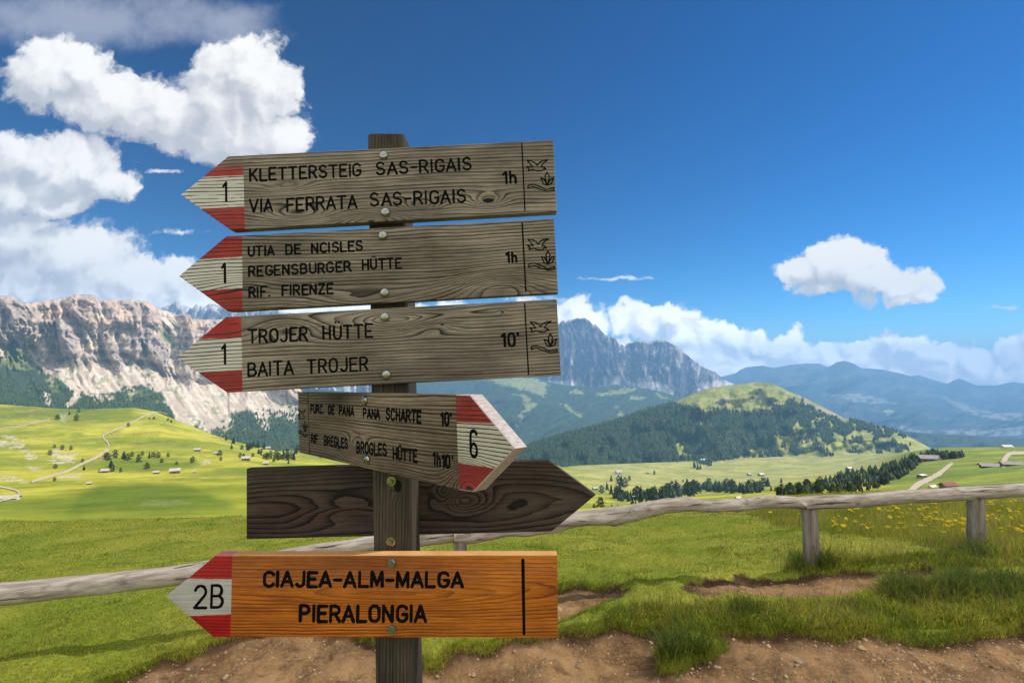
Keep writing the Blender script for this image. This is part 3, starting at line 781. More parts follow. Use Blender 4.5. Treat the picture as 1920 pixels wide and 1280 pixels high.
def cliff_cover(L):
    px, py = L.px, L.py; nz = L.N[..., 2]; h = cl_h(px, py)
    n = fbm(px / 30, py / 24, 5, 91); n2 = fbm(px / 8, py / 7, 4, 92); v = fbm(px / 7, py / 50, 4, 93)
    rock = mixc((0.40, 0.315, 0.26), (0.68, 0.48, 0.335), sstep(n + v * 0.7, -0.3, 0.45))
    rock = mixc(rock, (0.27, 0.24, 0.235), sstep(v + n2 * 0.5, 0.15, 0.5) * 0.5)
    dg = fbm((px - py * .75) / 9, (py + px * .3) / 90, 4, 95)
    scree = mixc((0.48, 0.385, 0.295), (0.70, 0.595, 0.47), sstep(n2 * .3 + n * .5 + dg * 1.2, -0.4, 0.4))
    rk = blur(c_rock(px, py), 1); tw = blur(c_tower(px, py), 1)
    rock = mixc(rock, np.array([.37, .305, .27]) * (1 + .25 * v[..., None]), np.clip(tw * .8 + sstep(60 - px, 0, 30) * .7, 0, .85))
    slope = np.clip(1 - rk * .92 - (1 - sstep(nz + n2 * .08, .25, .5)) * .45 * sstep(h, 0.0, .05), 0, 1)
    a = mixc(rock, scree, slope)
    a = mixc(a, (0.22, 0.23, 0.09), sstep(n + n2 * 0.6, 0.22, 0.42) * slope * sstep(h, 0.1, 0.3) * 0.7)
    vl = poly_at([(-420, 660), (-100, 650), (0, 668), (36, 640), (60, 680), (90, 694), (130, 712), (165, 738), (212, 740), (230, 722), (290, 722), (312, 745), (336, 792), (380, 806), (425, 800), (445, 768), (475, 764), (505, 780), (540, 770), (580, 760), (760, 800)], px)
    veg = sstep(py - vl + n * 26 + n2 * 14, -4, 10)
    streak = np.minimum(segdist(px + n2 * 3, py, [(38, 645), (75, 682), (110, 705), (140, 726), (146, 740), (128, 760)]) - 2.5 - (py - 640) * 0.02, segdist(px + n2 * 5, py, [(300, 690), (318, 745), (340, 790), (360, 820)]) - 6)
    streak = np.minimum(streak, segdist(px + n2 * 5, py + n * 3, [(450, 735), (480, 770), (500, 800)]) - 5)
    streak = np.minimum(streak, segdist(px + n2 * 6, py, [(86, 735), (90, 755), (87, 775)]) - 3)
    veg = veg * sstep(streak, -1, 3)
    grass = mixc((0.16, 0.19, 0.055), (0.24, 0.25, 0.08), sstep(n2, -0.4, 0.4))
    wood = (0.050, 0.072, 0.032)
    green = mixc(grass, wood, sstep(n + n2 * 0.8 + (py - vl) * 0.02, -0.1, 0.35))
    a = mixc(a, green, veg)
    gp = inpoly(px + n2 * 5, py + n * 5, [(8, 655), (36, 644), (70, 690), (40, 694), (14, 690)]) | inpoly(px + n2 * 4, py + n * 4, [(294, 612), (312, 626), (338, 648), (330, 652), (305, 636)])
    return mixc(a, (0.20, 0.23, 0.075), gp * 0.85)


CLIFF.build('mountain', cliff_cover(CLIFF), rock_mat('cliff_rock', 0.02, 0.030, 0.055), 'pale limestone cliffs with white scree fans on the left', 'mountain')

# ---- needles behind the cliffs
ncols = np.arange(260, 720, 2.0)
NTOP = [(260, 590), (300, 580), (308, 574), (316, 572), (328, 566), (332, 563), (340, 570), (350, 574), (360, 578), (368, 571), (376, 573), (384, 576), (392, 569), (400, 570), (412, 573), (425, 566), (436, 572), (450, 575), (470, 573), (490, 580), (510, 577), (530, 584), (560, 588), (600, 595), (650, 605), (720, 625)]
nd = lambda px, py, Y: -(ridged(px / 24, py / 60, 4, 101) - 0.5) * 0.07
NTOP = rough_line(NTOP, 3.0, 5, 12)
NEED = Layer(ncols, [([(260, 700), (720, 740)], flat(3800)), (NTOP, flat(4300)), ([(a, b + 40) for a, b in NTOP], flat(4800))], [40, 6], nd)


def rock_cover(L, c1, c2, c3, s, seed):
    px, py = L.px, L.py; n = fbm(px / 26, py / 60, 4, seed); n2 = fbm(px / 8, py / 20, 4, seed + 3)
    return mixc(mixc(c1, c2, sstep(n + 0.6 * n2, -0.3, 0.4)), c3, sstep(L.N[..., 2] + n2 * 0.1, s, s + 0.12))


NEED.build('mountain', rock_cover(NEED, (0.25, 0.25, 0.27), (0.36, 0.34, 0.33), (0.55, 0.54, 0.53), 0.55, 103), rock_mat('needle_rock', 0.01, 0.014, 0.02), 'row of jagged blue rock needles peeping over the left cliffs', 'mountain')

# ---- big rock massif and its forested foot
scols = np.arange(740, 1420, 1.6)
STOP = [(740, 770), (800, 745), (860, 722), (900, 705), (940, 692), (975, 672), (1000, 640), (1030, 610), (1050, 606), (1056, 600), (1061, 603), (1068, 600), (1076, 598), (1083, 595), (1097, 596), (1105, 601), (1112, 609), (1116, 606), (1122, 614), (1130, 623), (1138, 631), (1144, 634), (1146, 630), (1152, 632), (1160, 645),
        (1167, 646), (1171, 650), (1176, 643), (1186, 641), (1196, 637), (1205, 639), (1222, 639), (1232, 637), (1246, 637), (1256, 641), (1266, 648), (1280, 658), (1296, 672), (1310, 682), (1322, 690), (1340, 696), (1348, 703), (1356, 711), (1380, 722), (1420, 740)]
SBASE = [(740, 775), (900, 728), (1000, 724), (1060, 726), (1090, 720), (1120, 722), (1150, 714), (1185, 720), (1205, 724), (1240, 730), (1265, 742), (1290, 748), (1310, 738), (1340, 728), (1370, 722), (1420, 745)]
STOP = rough_line(STOP, 3.2, 9, 14)
scurves = [
    ([(740, 800), (1000, 760), (1420, 790)], flat(4900)),
    (SBASE, [(740, 5300), (1420, 5300)]),
    ([(a, b * 0.3 + poly_at(STOP, a) * 0.7) for a, b in SBASE], flat(5650)),
    (STOP, flat(5850)),
    ([(a, b + 60) for a, b in STOP], flat(6800)),
]


def s_disp(px, py, Y):
    t = poly_at(STOP, px); b = poly_at(SBASE, px); h = np.clip((py - t) / (b - t + 1), 0, 1.4)
    wx = px + fbm(px / 40, py / 40, 3, 111) * 9 - (py - 650) * 0.10
    return -((ridged(wx / 34, py / 260, 5, 112, 0.6) - 0.5) * 0.068 + (ridged(wx / 10, py / 60, 3, 113) - 0.5) * 0.008) * sstep(h, 0, 0.06) * (1 - 0.7 * sstep(h, 0.85, 1.1))


MASS = Layer(scols, scurves, [24, 44, 24, 6], s_disp)


def mass_cover(L):
    px, py = L.px, L.py; b = poly_at(SBASE, px)
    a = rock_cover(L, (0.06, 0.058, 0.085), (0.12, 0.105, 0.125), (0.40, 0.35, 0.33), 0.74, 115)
    pale = sstep(fbm((px + (py - 640) * .12) / 9, py / 90, 4, 117), .22, .5); a = mixc(a, (.50, .41, .37), pale * .75)  # pale strips paint sunlit slivers into the rock colour
    n = fbm(px / 14, py / 8, 4, 118)
    foot = sstep(py - b + n * 6, -16, -6)
    a = mixc(a, (0.60, 0.56, 0.53), foot * (1 - sstep(py - b + n * 5, 2, 8)) * sstep(fbm(px / 30, py * 0, 3, 119), -0.15, 0.1))
    return mixc(a, (0.06, 0.085, 0.05), sstep(py - b + n * 5, 2, 8))


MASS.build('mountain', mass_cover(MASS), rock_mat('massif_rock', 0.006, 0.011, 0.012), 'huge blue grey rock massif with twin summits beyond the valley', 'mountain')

fcols = np.arange(520, 1460, 3.0)
FTOP = [(520, 730), (560, 722), (640, 712), (740, 716), (820, 712), (900, 706), (960, 704), (1000, 708), (1030, 716), (1060, 722), (1120, 726), (1180, 724), (1230, 732), (1270, 742), (1300, 752), (1340, 770), (1400, 790), (1460, 800)]
FOOT = Layer(fcols, [([(520, 880), (1000, 880), (1460, 850)], flat(2700)), ([(520, 815), (1000, 838), (1200, 800), (1460, 815)], flat(3100)), ([(a, b + 45) for a, b in FTOP], flat(3800)), (FTOP, flat(4700)), ([(a, b + 30) for a, b in FTOP], flat(5200))],
             [6, 30, 30, 6], lambda px, py, Y: (ridged(px / 130 + py / 90, py / 160, 4, 121) - 0.5) * 0.10 * sstep(py - poly_at(FTOP, px), 0, 30), smooth=4)


def foot_cover(L):
    px, py = L.px, L.py; n = fbm(px / 22, py / 10, 4, 122); n2 = fbm(px / 7, py / 4, 3, 123)
    a = mixc((0.035, 0.058, 0.028), (0.060, 0.085, 0.040), sstep(n2, -0.4, 0.4))
    X, Yq = px + n * 12, py + n2 * 5
    for pl in ([(905, 712), (990, 706), (1026, 716), (1030, 738), (1018, 744), (1000, 736), (970, 728)], [(1115, 738), (1175, 728), (1200, 726), (1175, 738), (1130, 741)], [(1180, 742), (1210, 744), (1205, 750), (1182, 748)], [(1065, 733), (1092, 732), (1090, 738), (1070, 738)],
               [(1050, 756), (1064, 758), (1086, 776), (1088, 784), (1072, 772)], [(985, 762), (1000, 752), (1006, 756), (985, 775), (970, 800), (975, 780)], [(1150, 758), (1172, 778), (1166, 780)], [(560, 778), (640, 742), (700, 735), (640, 760), (580, 800)], [(960, 735), (985, 742), (1000, 760), (985, 752)],
               [(1228, 735), (1245, 742), (1250, 748), (1235, 745)]):
        a = mixc(a, (0.27, 0.30, 0.12), inpoly(X, Yq, pl) * 0.9)
    return a


FOOT.build('hill', foot_cover(FOOT), terrain_mat('far_forest', 0.03, 0.4, 8.0, 0.9, 4), 'dark forested slope with pale ski meadows below the rock massif', 'hill')

# ---- far range on the right and the dark ridge in front of it
rcols = np.arange(1280, 2345, 3.0)
RTOP = [(1280, 720), (1340, 712), (1352, 706), (1378, 700), (1388, 693), (1400, 688), (1430, 685), (1450, 690), (1480, 684), (1500, 682), (1535, 681), (1553, 688), (1568, 679), (1582, 676), (1598, 680), (1615, 690), (1650, 692), (1690, 700), (1708, 705), (1722, 703), (1760, 715), (1776, 719), (1788, 713), (1800, 709), (1812, 714), (1830, 722), (1870, 722), (1888, 718),
        (1900, 716), (1925, 719), (2000, 726), (2100, 712), (2200, 722), (2345, 735)]
FAR = Layer(rcols, [([(1280, 860), (2345, 870)], flat(4200)), ([(1280, 835), (2345, 842)], flat(4700)), ([(a, b * 0.42 + 825 * 0.58) for a, b in RTOP], flat(6400)), (RTOP, flat(10500)), ([(a, b + 25) for a, b in RTOP], flat(11600))],
            [4, 30, 44, 6], lambda px, py, Y: (ridged(px / 150 + py / 80, py / 120, 5, 131) - 0.5) * 0.16 * sstep(py - poly_at(RTOP, px), 0, 26), smooth=4)


def far_cover(L):
    px, py = L.px, L.py; n = fbm(px / 50, py / 14, 4, 132); n2 = fbm(px / 14, py / 5, 4, 133)
    a = mixc((0.035, 0.055, 0.05), (0.12, 0.13, 0.11), sstep(n + n2 * 0.6 - (py - 740) * 0.004, -0.05, 0.35))
    X, Yq = px + n2 * 14, py + n * 5
    for pl in ([(1540, 735), (1640, 742), (1690, 755), (1640, 756), (1560, 746)], [(1760, 740), (1850, 770), (1920, 775), (1920, 790), (1850, 785), (1790, 760)], [(1770, 806), (1810, 803), (1800, 814), (1772, 814)], [(1812, 808), (1920, 800), (1920, 816), (1810, 816)], [(1668, 795), (1730, 808), (1750, 808), (1740, 816), (1700, 806)], [(1655, 768), (1680, 768), (1676, 776), (1660, 776)]):
        a = mixc(a, (0.34, 0.36, 0.27), inpoly(X, Yq, pl) * sstep(n2, -0.5, 0.2) * 0.85)
    return a


FAR.build('mountain', far_cover(FAR), terrain_mat('far_range', 0.004, 0.3, 20, 0.9, 5), 'long hazy blue mountain range on the far right horizon', 'mountain')
bcols = np.arange(1560, 2345, 4.0)
BTOP = [(1560, 800), (1640, 806), (1700, 808), (1740, 812), (1800, 816), (1860, 820), (1920, 822), (2100, 815), (2345, 800)]
BAND = Layer(bcols, [([(1560, 900), (2345, 900)], flat(2500)), (BTOP, flat(3300)), ([(a, b + 30) for a, b in BTOP], flat(3800))], [20, 5], lambda px, py, Y: fbm(px / 60, py / 20, 3, 141) * 0.04)
nb = fbm(BAND.px / 12, BAND.py / 5, 4, 142)
BAND.build('hill', mixc((0.030, 0.050, 0.03), (0.055, 0.075, 0.04), sstep(nb, -0.3, 0.4)), terrain_mat('band_forest', 0.03, 0.4, 8, 0.9, 4), 'low dark blue forested ridge behind the right meadow', 'hill')

# ------------------------------------------------------------------ signpost
GREY_L, GREY_M, GREY_D = (0.365, 0.315, 0.250), (0.205, 0.174, 0.136), (0.032, 0.025, 0.020)
RED, WHITE = (0.42, 0.045, 0.040), (0.66, 0.645, 0.58)
M_BLACK = NT('black_paint').out((0.005, 0.005, 0.005), 0.8, spec=0.06)


def mat_bolt():
    k = NT('zinc_bolt'); n = k.noise(k.coord('Object'), 90, 4)
    return k.out(k.mix(k.ramp(n, 0.35, 0.7), (0.44, 0.45, 0.42), (0.24, 0.25, 0.22)), k.ramp(n, 0.3, 0.7, 0.10, 0.24), n, 0.06, 0.0004, spec=0.5, metal=1.0)


M_BOLT = mat_bolt()
k_ = NT('dark_bolt'); n_ = k_.noise(k_.coord('Object'), 120, 3)
M_BOLT2 = k_.out(k_.mix(n_, (0.20, 0.25, 0.18), (0.10, 0.13, 0.10)), 0.42, n_, 0.2, 0.0006, spec=0.5, metal=0.55)
k_ = NT('end_grain'); c_ = k_.coord('Object'); n_ = k_.noise(k_.scale_vec(c_, (260, 60, 260)), 1.0, 4, 0.7); q_ = k_.vor(c_, 190)
M_END = k_.out(k_.mix(k_.math('MULTIPLY', k_.ramp(q_, 0.0, 0.32, 1, 0), k_.ramp(n_, 0.45, 0.62)), k_.mix(k_.ramp(n_, 0.3, 0.7), (0.62, 0.55, 0.53), (0.42, 0.36, 0.34)), (0.10, 0.06, 0.05)), 0.9, n_, 0.5, 0.002, spec=0.1)

def mat_plain(name, a, b, scale=1.2, rough=.85):
    k = NT(name); n = k.noise(k.scale_vec(k.coord('Object'), (1, 1, 4)), scale, 4, .6); return k.out(k.mix(k.ramp(n, .3, .7), a, b), rough, spec=.2)


# stroke letters on a unit box (width, polylines)
def arc(cx, cy, rx, ry, a0, a1, n=8):
    return [(cx + rx * math.cos(R_(a0 + (a1 - a0) * i / n)), cy + ry * math.sin(R_(a0 + (a1 - a0) * i / n))) for i in range(n + 1)]


W = 0.62
OO = arc(.31, .70, .27, .30, 180, 0) + arc(.31, .30, .27, .30, 0, -180) + [(.04, .70)]
SS = arc(.30, .745, .24, .255, 25, 180, 7) + arc(.30, .745, .24, .245, 180, 262, 4)[1:] + arc(.30, .255, .26, .245, 82, 0, 4) + arc(.30, .255, .26, .255, 0, -160, 8)[1:]
GL = {
    'A': (.62, [[(0, 0), (.31, 1), (.62, 0)], [(.11, .30), (.51, .30)]]),
    'B': (.58, [[(.04, 0), (.04, 1), (.32, 1)] + arc(.32, .76, .20, .24, 90, -90) + [(.04, .52)], [(.32, .52)] + arc(.32, .26, .24, .26, 90, -90) + [(.04, 0)]]),
    'C': (.60, [arc(.33, .70, .28, .30, 25, 180) + arc(.33, .30, .28, .30, 180, 335)]),
    'D': (.60, [[(.04, 0), (.04, 1), (.28, 1)] + arc(.28, .72, .28, .28, 90, 0, 5) + arc(.28, .28, .28, .28, 0, -90, 5) + [(.04, 0)]]),
    'E': (.54, [[(.54, 1), (.04, 1), (.04, 0), (.54, 0)], [(.04, .52), (.44, .52)]]),
    'F': (.54, [[(.54, 1), (.04, 1), (.04, 0)], [(.04, .50), (.44, .50)]]),
    'G': (.62, [arc(.33, .70, .28, .30, 25, 180) + arc(.33, .30, .28, .30, 180, 360) + [(.61, .46), (.36, .46)]]),
    'H': (.60, [[(.04, 0), (.04, 1)], [(.56, 0), (.56, 1)], [(.04, .5), (.56, .5)]]),
    'I': (.10, [[(.05, 0), (.05, 1)]]),
    'J': (.50, [[(.46, 1), (.46, .27)] + arc(.24, .27, .22, .27, 0, -155)]),
    'K': (.60, [[(.04, 0), (.04, 1)], [(.56, 1), (.05, .40)], [(.22, .60), (.58, 0)]]),
    'L': (.52, [[(.04, 1), (.04, 0), (.52, 0)]]),
    'M': (.70, [[(.03, 0), (.06, 1), (.35, .10), (.64, 1), (.67, 0)]]),
    'N': (.60, [[(.04, 0), (.04, 1), (.56, 0), (.56, 1)]]),
    'O': (.62, [OO]),
    'P': (.56, [[(.04, 0), (.04, 1), (.30, 1)] + arc(.30, .74, .24, .26, 90, -90) + [(.04, .48)]]),
    'R': (.58, [[(.04, 0), (.04, 1), (.30, 1)] + arc(.30, .74, .24, .26, 90, -90) + [(.04, .48)], [(.30, .48), (.57, 0)]]),
    'S': (.60, [SS]),
    'T': (.60, [[(0, 1), (.60, 1)], [(.30, 1), (.30, 0)]]),
    'U': (.60, [[(.04, 1), (.04, .28)] + arc(.30, .28, .26, .28, 180, 360) + [(.56, 1)]]),
    'V': (.62, [[(0, 1), (.31, 0), (.62, 1)]]),
    'Z': (.56, [[(.02, 1), (.54, 1), (.02, 0), (.56, 0)]]),
    '0': (.52, [arc(.26, .74, .22, .26, 180, 0) + arc(.26, .26, .22, .26, 0, -180) + [(.04, .74)]]),
    '1': (.30, [[(.02, .78), (.24, .98), (.24, 0)]]),
    '2': (.58, [arc(.29, .72, .26, .28, 165, -25, 8) + [(.02, 0), (.58, 0)]]),
    '6': (.52, [arc(.26, .80, .22, .20, 20, 180, 6) + [(.04, .26)] + arc(.26, .24, .22, .24, 180, 360, 8) + arc(.26, .26, .22, .24, 0, 170, 6)]),
    'h': (.46, [[(.04, 0), (.04, 1)], [(.04, .45)] + arc(.23, .42, .19, .22, 150, 0, 5) + [(.42, 0)]]),
    "'": (.10, [[(.05, 1.0), (.05, .84)]]), '.': (.12, [[(.05, .02), (.06, .02)]]), '-': (.44, [[(.03, .47), (.41, .47)]]), ' ': (.34, []),
}
GL['Ü'] = (.60, GL['U'][1] + [[(.17, 1.26), (.18, 1.26)], [(.42, 1.26), (.43, 1.26)]])
GAP = 0.20


class Strokes:
    """routed and blackened strokes: low ridges on the face of a board (x, z in the face, -y out of it)"""
    def __init__(s): s.v = []; s.f = []
    def line(s, pts, hw, h=0.0009, lift=0.0002):
        P = [np.array(p, float) for p in pts]
        q = [P[0]]
        for p in P[1:]:
            if np.linalg.norm(p - q[-1]) > 1e-6: q.append(p)
        P = q
        for i in range(1, len(P) - 1):                  # sharp corners: two strokes with round ends
            a = P[i] - P[i - 1]; c = P[i + 1] - P[i]
            if np.dot(a, c) < 0.35 * np.linalg.norm(a) * np.linalg.norm(c):
                s.line(P[:i + 1], hw, h, lift); s.line(P[i:], hw, h, lift); return
        n = len(P)
        if n == 1: P = [P[0], P[0] + np.array([1e-4, 0])]; n = 2
        b = len(s.v)
        closed = n > 3 and np.linalg.norm(P[0] - P[-1]) < 1e-6
        for i in range(n):
            a = P[i] - P[i - 1] if i else (P[0] - P[-2] if closed else P[1] - P[0])
            c = P[i + 1] - P[i] if i < n - 1 else (P[1] - P[0] if closed else a)
            a = a / (np.linalg.norm(a) + 1e-12); c = c / (np.linalg.norm(c) + 1e-12)
            t = a + c; l = np.linalg.norm(t); t = t / l if l > 1e-3 else c
            nn = np.array([-t[1], t[0]]); m = min(1 / max(np.dot(nn, np.array([-a[1], a[0]])), 0.3), 1.6)
            j = 1 + 0.10 * math.sin(7.1 * i + P[i][0] * 900)
            for k, (o, y) in enumerate(((1, -lift), (0, -h), (-1, -lift))):
                e = P[i] + nn * hw * m * o * j; s.v.append((e[0], y, e[1]))
            if i:
                k = b + 3 * i
                s.f += [(k - 3, k - 2, k + 1, k), (k - 2, k - 1, k + 2, k + 1)]
        if not closed:
            for e, sg in ((0, -1), (n - 1, 1)):
                t = (P[1] - P[0]) if e == 0 else (P[-1] - P[-2]); t = t / np.linalg.norm(t) * sg; nn = np.array([-t[1], t[0]])
                k0 = b + 3 * e; c = k0 + 1; prev = k0 if sg > 0 else k0 + 2; last = k0 + 2 if sg > 0 else k0
                for d in range(1, 4):
                    a = math.pi * d / 4; p = P[e] + (nn * math.cos(a) + t * math.sin(a)) * hw
                    s.v.append((p[0], -lift, p[1])); s.f.append((prev, c, len(s.v) - 1)); prev = len(s.v) - 1
                s.f.append((prev, c, last))
    def text(s, txt, a, b, cap, hw):
        """from a (baseline start) to b (baseline end), capital height cap"""
        a = np.array(a, float); b = np.array(b, float)
        wid = sum(GL[ch][0] for ch in txt) + GAP * (len(txt) - 1)
        d = b - a; L = np.linalg.norm(d); d /= L; up = np.array([-d[1], d[0]]); sx = (L - 2 * hw) / wid; x = 0.0; a = a + d * hw
        cap = cap - 2 * hw; a = a + up * hw
        for ch in txt:
            w, pl = GL[ch]
            for p in pl:
                j1, j2 = RNG.normal(0, 0.0004, 2)
                s.line([a + d * ((x + u) * sx + j1) + up * (v * cap + j2) for u, v in p], hw)
            x += w + GAP
    def mesh(s, name):
        me = bpy.data.meshes.new(name); me.from_pydata(s.v, [], s.f); me.update(); return me


def dome(name, r, h, mat, parent, loc, hexa=False, washer=False):
    mb = MB(); n = 6 if hexa else 18
    prof = [(1.0, 0), (1.0, .35), (.92, .75), (.6, .95), (0.0, 1.0)] if not hexa else [(1.0, 0), (1.0, .8), (.85, 1.0), (0, 1.0)]
    vs = []
    for q, (a, y) in enumerate(prof[:-1]):
        for i in range(n):
            t = 2 * math.pi * (i + .25) / n; vs.append((a * r * math.cos(t), -y * h, a * r * math.sin(t)))
    vs.append((0, -prof[-1][1] * h, 0)); fs = []
    for q in range(len(prof) - 2):
        for i in range(n): fs.append((q * n + i, q * n + (i + 1) % n, (q + 1) * n + (i + 1) % n, (q + 1) * n + i))
    q = len(prof) - 2
    for i in range(n): fs.append((q * n + i, q * n + (i + 1) % n, len(vs) - 1))
    if washer:
        b = len(vs); m = 20
        for rr, y in ((1.75, 0), (1.75, .28), (1.0, .3)):
            for i in range(m): t = 2 * math.pi * i / m; vs.append((rr * r * math.cos(t), -y * h, rr * r * math.sin(t)))
        for q in range(2):
            for i in range(m): fs.append((b + q * m + i, b + q * m + (i + 1) % m, b + (q + 1) * m + (i + 1) % m, b + (q + 1) * m + i))
        b = len(vs)                                     # threaded end sticking out of the nut
        for y in (.9, 1.7):
            for i in range(10): t = 2 * math.pi * i / 10; vs.append((.5 * r * math.cos(t), -y * h, .5 * r * math.sin(t)))
        for i in range(10): fs.append((b + i, b + (i + 1) % 10, b + 10 + (i + 1) % 10, b + 10 + i))
        fs.append(tuple(b + 10 + i for i in range(10)))
    mb.add(vs, fs); o = obj(name, mb.mesh(name, not hexa and not washer), mat, parent, loc); o.rotation_euler = (0, random.uniform(0, 1), 0)
    return o


class Face:
    """an upright plane given by a point (seen at px,py at distance Y) and a turn about the vertical"""
    def __init__(s, px, py, Y, yaw, ax):
        """ax: two pixels along the long axis of the board"""
        s.p = Vector(at(px, py, Y)); s.h = Vector((math.cos(yaw), math.sin(yaw), 0)); s.n = Vector((-math.sin(yaw), math.cos(yaw), 0))
        a, b = s.world(*ax[0]), s.world(*ax[1]); s.x = (b - a).normalized(); s.z = s.x.cross(s.n); s.z.normalize()
        if s.z.z < 0: s.z = -s.z
        s.M = Matrix(((s.x.x, s.n.x, s.z.x, s.p.x), (s.x.y, s.n.y, s.z.y, s.p.y), (s.x.z, s.n.z, s.z.z, s.p.z), (0, 0, 0, 1)))
    def world(s, px, py):
        rx, rz = ray(px, py); d = Vector((float(rx), 1.0, float(rz))); c = Vector((0, 0, CAMZ))
        return c + d * ((s.p - c).dot(s.n) / d.dot(s.n))
    def l(s, px, py):
        d = s.world(px, py) - s.p; return (d.dot(s.x), d.dot(s.z))


def slab(name, poly, t, mats, parent, closed_edges=None, bev=0.0016, ends=(), M=None):
    """a board: outline (x,z) anticlockwise, front at y=0, back at y=t, softened edges; edges listed in ends get material 1"""
    n = len(poly); P = [np.array(p, float) for p in poly]; vs = []; fs = []; ms = []
    A = sum(P[i][0] * P[(i + 1) % n][1] - P[(i + 1) % n][0] * P[i][1] for i in range(n))
    if A < 0: raise ValueError('outline must be anticlockwise')
    openE = set(closed_edges or ())
    def inset(d):
        r = []
        for i in range(n):
            e1 = (i - 1) % n; e2 = i
            a = P[i] - P[i - 1]; b = P[(i + 1) % n] - P[i]; a /= np.linalg.norm(a); b /= np.linalg.norm(b)
            n1 = np.array([-a[1], a[0]]); n2 = np.array([-b[1], b[0]]); d1 = 0 if e1 in openE else d; d2 = 0 if e2 in openE else d
            Mx = np.array([n1, n2]); det = np.linalg.det(Mx)
            r.append(P[i] + (np.linalg.solve(Mx, np.array([d1, d2])) if abs(det) > 1e-4 else n1 * d1))
        return r
    rings = [(inset(bev), 0.0), (inset(bev * 0.3), bev * 0.3), (inset(0), bev), (inset(0), t - bev), (inset(bev), t)]
    for ring, y in rings:
        for p in ring: vs.append((p[0], y, p[1]))
    fs.append(tuple(range(n))); ms.append(0)
    for q in range(len(rings) - 1):
        for i in range(n):
            if i in openE: continue
            fs.append((q * n + i, (q + 1) * n + i, (q + 1) * n + (i + 1) % n, q * n + (i + 1) % n)); ms.append(1 if i in ends else 0)
    fs.append(tuple((len(rings) - 1) * n + i for i in reversed(range(n)))); ms.append(0)
    mb = MB()
    for f, m in zip(fs, ms): pass
    mb.v = vs; mb.f = fs; mb.m = ms
    return obj(name, mb.mesh(name), mats, parent, None, M)


SIGN = empty('signpost', (-0.275, 1.07, -0.06))
tag(SIGN, 'leaning weathered wooden post carrying six arrow shaped trail boards', 'signpost')
bpy.context.view_layer.update()
INV = SIGN.matrix_world.inverted() if False else Matrix.Translation(-Vector(SIGN.location))


def bird(S_, f, T, hw):
    """park emblem: bird, flower and wavy ground; f maps emblem units to the board"""
    L = lambda pts: S_.line([f(x, y) for x, y in pts], hw)
    L([(1490, 538), (1530, 540), (1562, 558), (1580, 580)]); L([(1490, 538), (1515, 565), (1540, 592)])
    L([(1582, 576), (1605, 550), (1640, 535), (1676, 532), (1645, 550), (1625, 570), (1616, 592)])
    L([(1540, 592), (1482, 590), (1505, 606), (1500, 628), (1540, 616), (1580, 628), (1618, 629), (1640, 610), (1657, 613), (1642, 597), (1616, 590)])
    L([(1667, 640), (1650, 672), (1655, 712), (1668, 756), (1682, 712), (1686, 672), (1667, 640)]); L([(1612, 690), (1642, 702), (1668, 756), (1635, 746), (1612, 690)])
    L([(1726, 688), (1700, 700), (1668, 756), (1706, 742), (1726, 688)])
    L([(1497, 782), (1500, 756), (1545, 748), (1600, 765), (1660, 795), (1727, 780), (1727, 800), (1670, 811), (1600, 790), (1545, 768), (1497, 782)])


def board(label, face, body, tip, t, mats, tipmats, tip_open, body_open, words, digits, lines, bolts, hw, dhw, tipends=(), bolt_kind='dome', emblem=None, lettering=True, bolt_r=0.0095, bodyends=()):
    """direction_sign > painted_tip, lettering, bolts"""
    loc = lambda p: face.l(*p)
    Ml = INV @ face.M
    o = slab('direction_sign', [loc(p) for p in body], t, mats, SIGN, body_open, M=Ml, ends=bodyends)
    o['label'] = label
    if tip:
        slab('painted_tip', [loc(p) for p in tip], t, tipmats, o, tip_open, ends=tipends)
    if lettering:
        up = lambda x, y, c: abs(loc((x, y - c))[1] - loc((x, y))[1])
        def piece(nm, fn):
            S_ = Strokes(); fn(S_); obj(nm, S_.mesh(nm), M_BLACK, o)
        for (tx, x0, y0, x1, y1, cap) in words:
            piece('walking_time' if tx[0].isdigit() else 'lettering', lambda S_: S_.text(tx, loc((x0, y0)), loc((x1, y1)), up(x0, y0, cap), hw))
        for (tx, x0, y0, x1, y1, cap) in digits:
            piece('walking_time' if len(tx) > 1 and tx != '2B' else 'route_number', lambda S_: S_.text(tx, loc((x0, y0)), loc((x1, y1)), up(x0, y0, cap), dhw))
        for (x0, y0, x1, y1, w) in lines: piece('dividing_line', lambda S_: S_.line([loc((x0, y0)), loc((x1, y1))], w))
        if emblem: piece('emblem', lambda S_: bird(S_, emblem, None, 0.0013))
    for (x, y) in bolts:
        lx, lz = loc((x, y))
        if bolt_kind == 'dome': dome('bolt', bolt_r, 0.0055, M_BOLT, o, (lx, -0.0002, lz))
        elif bolt_kind == 'hex': dome('bolt', 0.0085, 0.007, M_BOLT2, o, (lx, -0.0002, lz), hexa=True)
    return o


T_ = 0.024
YS = 1.0


def paint_for(face, vt, vb, chip, fade=0.0, red=RED, white=WHITE):
    return (red, white, (face.l(*vt[0]), face.l(*vt[1])), (face.l(*vb[0]), face.l(*vb[1])), chip, fade)


def emb(face, ox, oy):
    """emblem units (an enlarged view of the third board) to local coordinates, moved by ox, oy photo pixels"""
    return lambda x, y: face.l(680 + x / 4.74 + ox, 490 + y / 4.74 + oy)


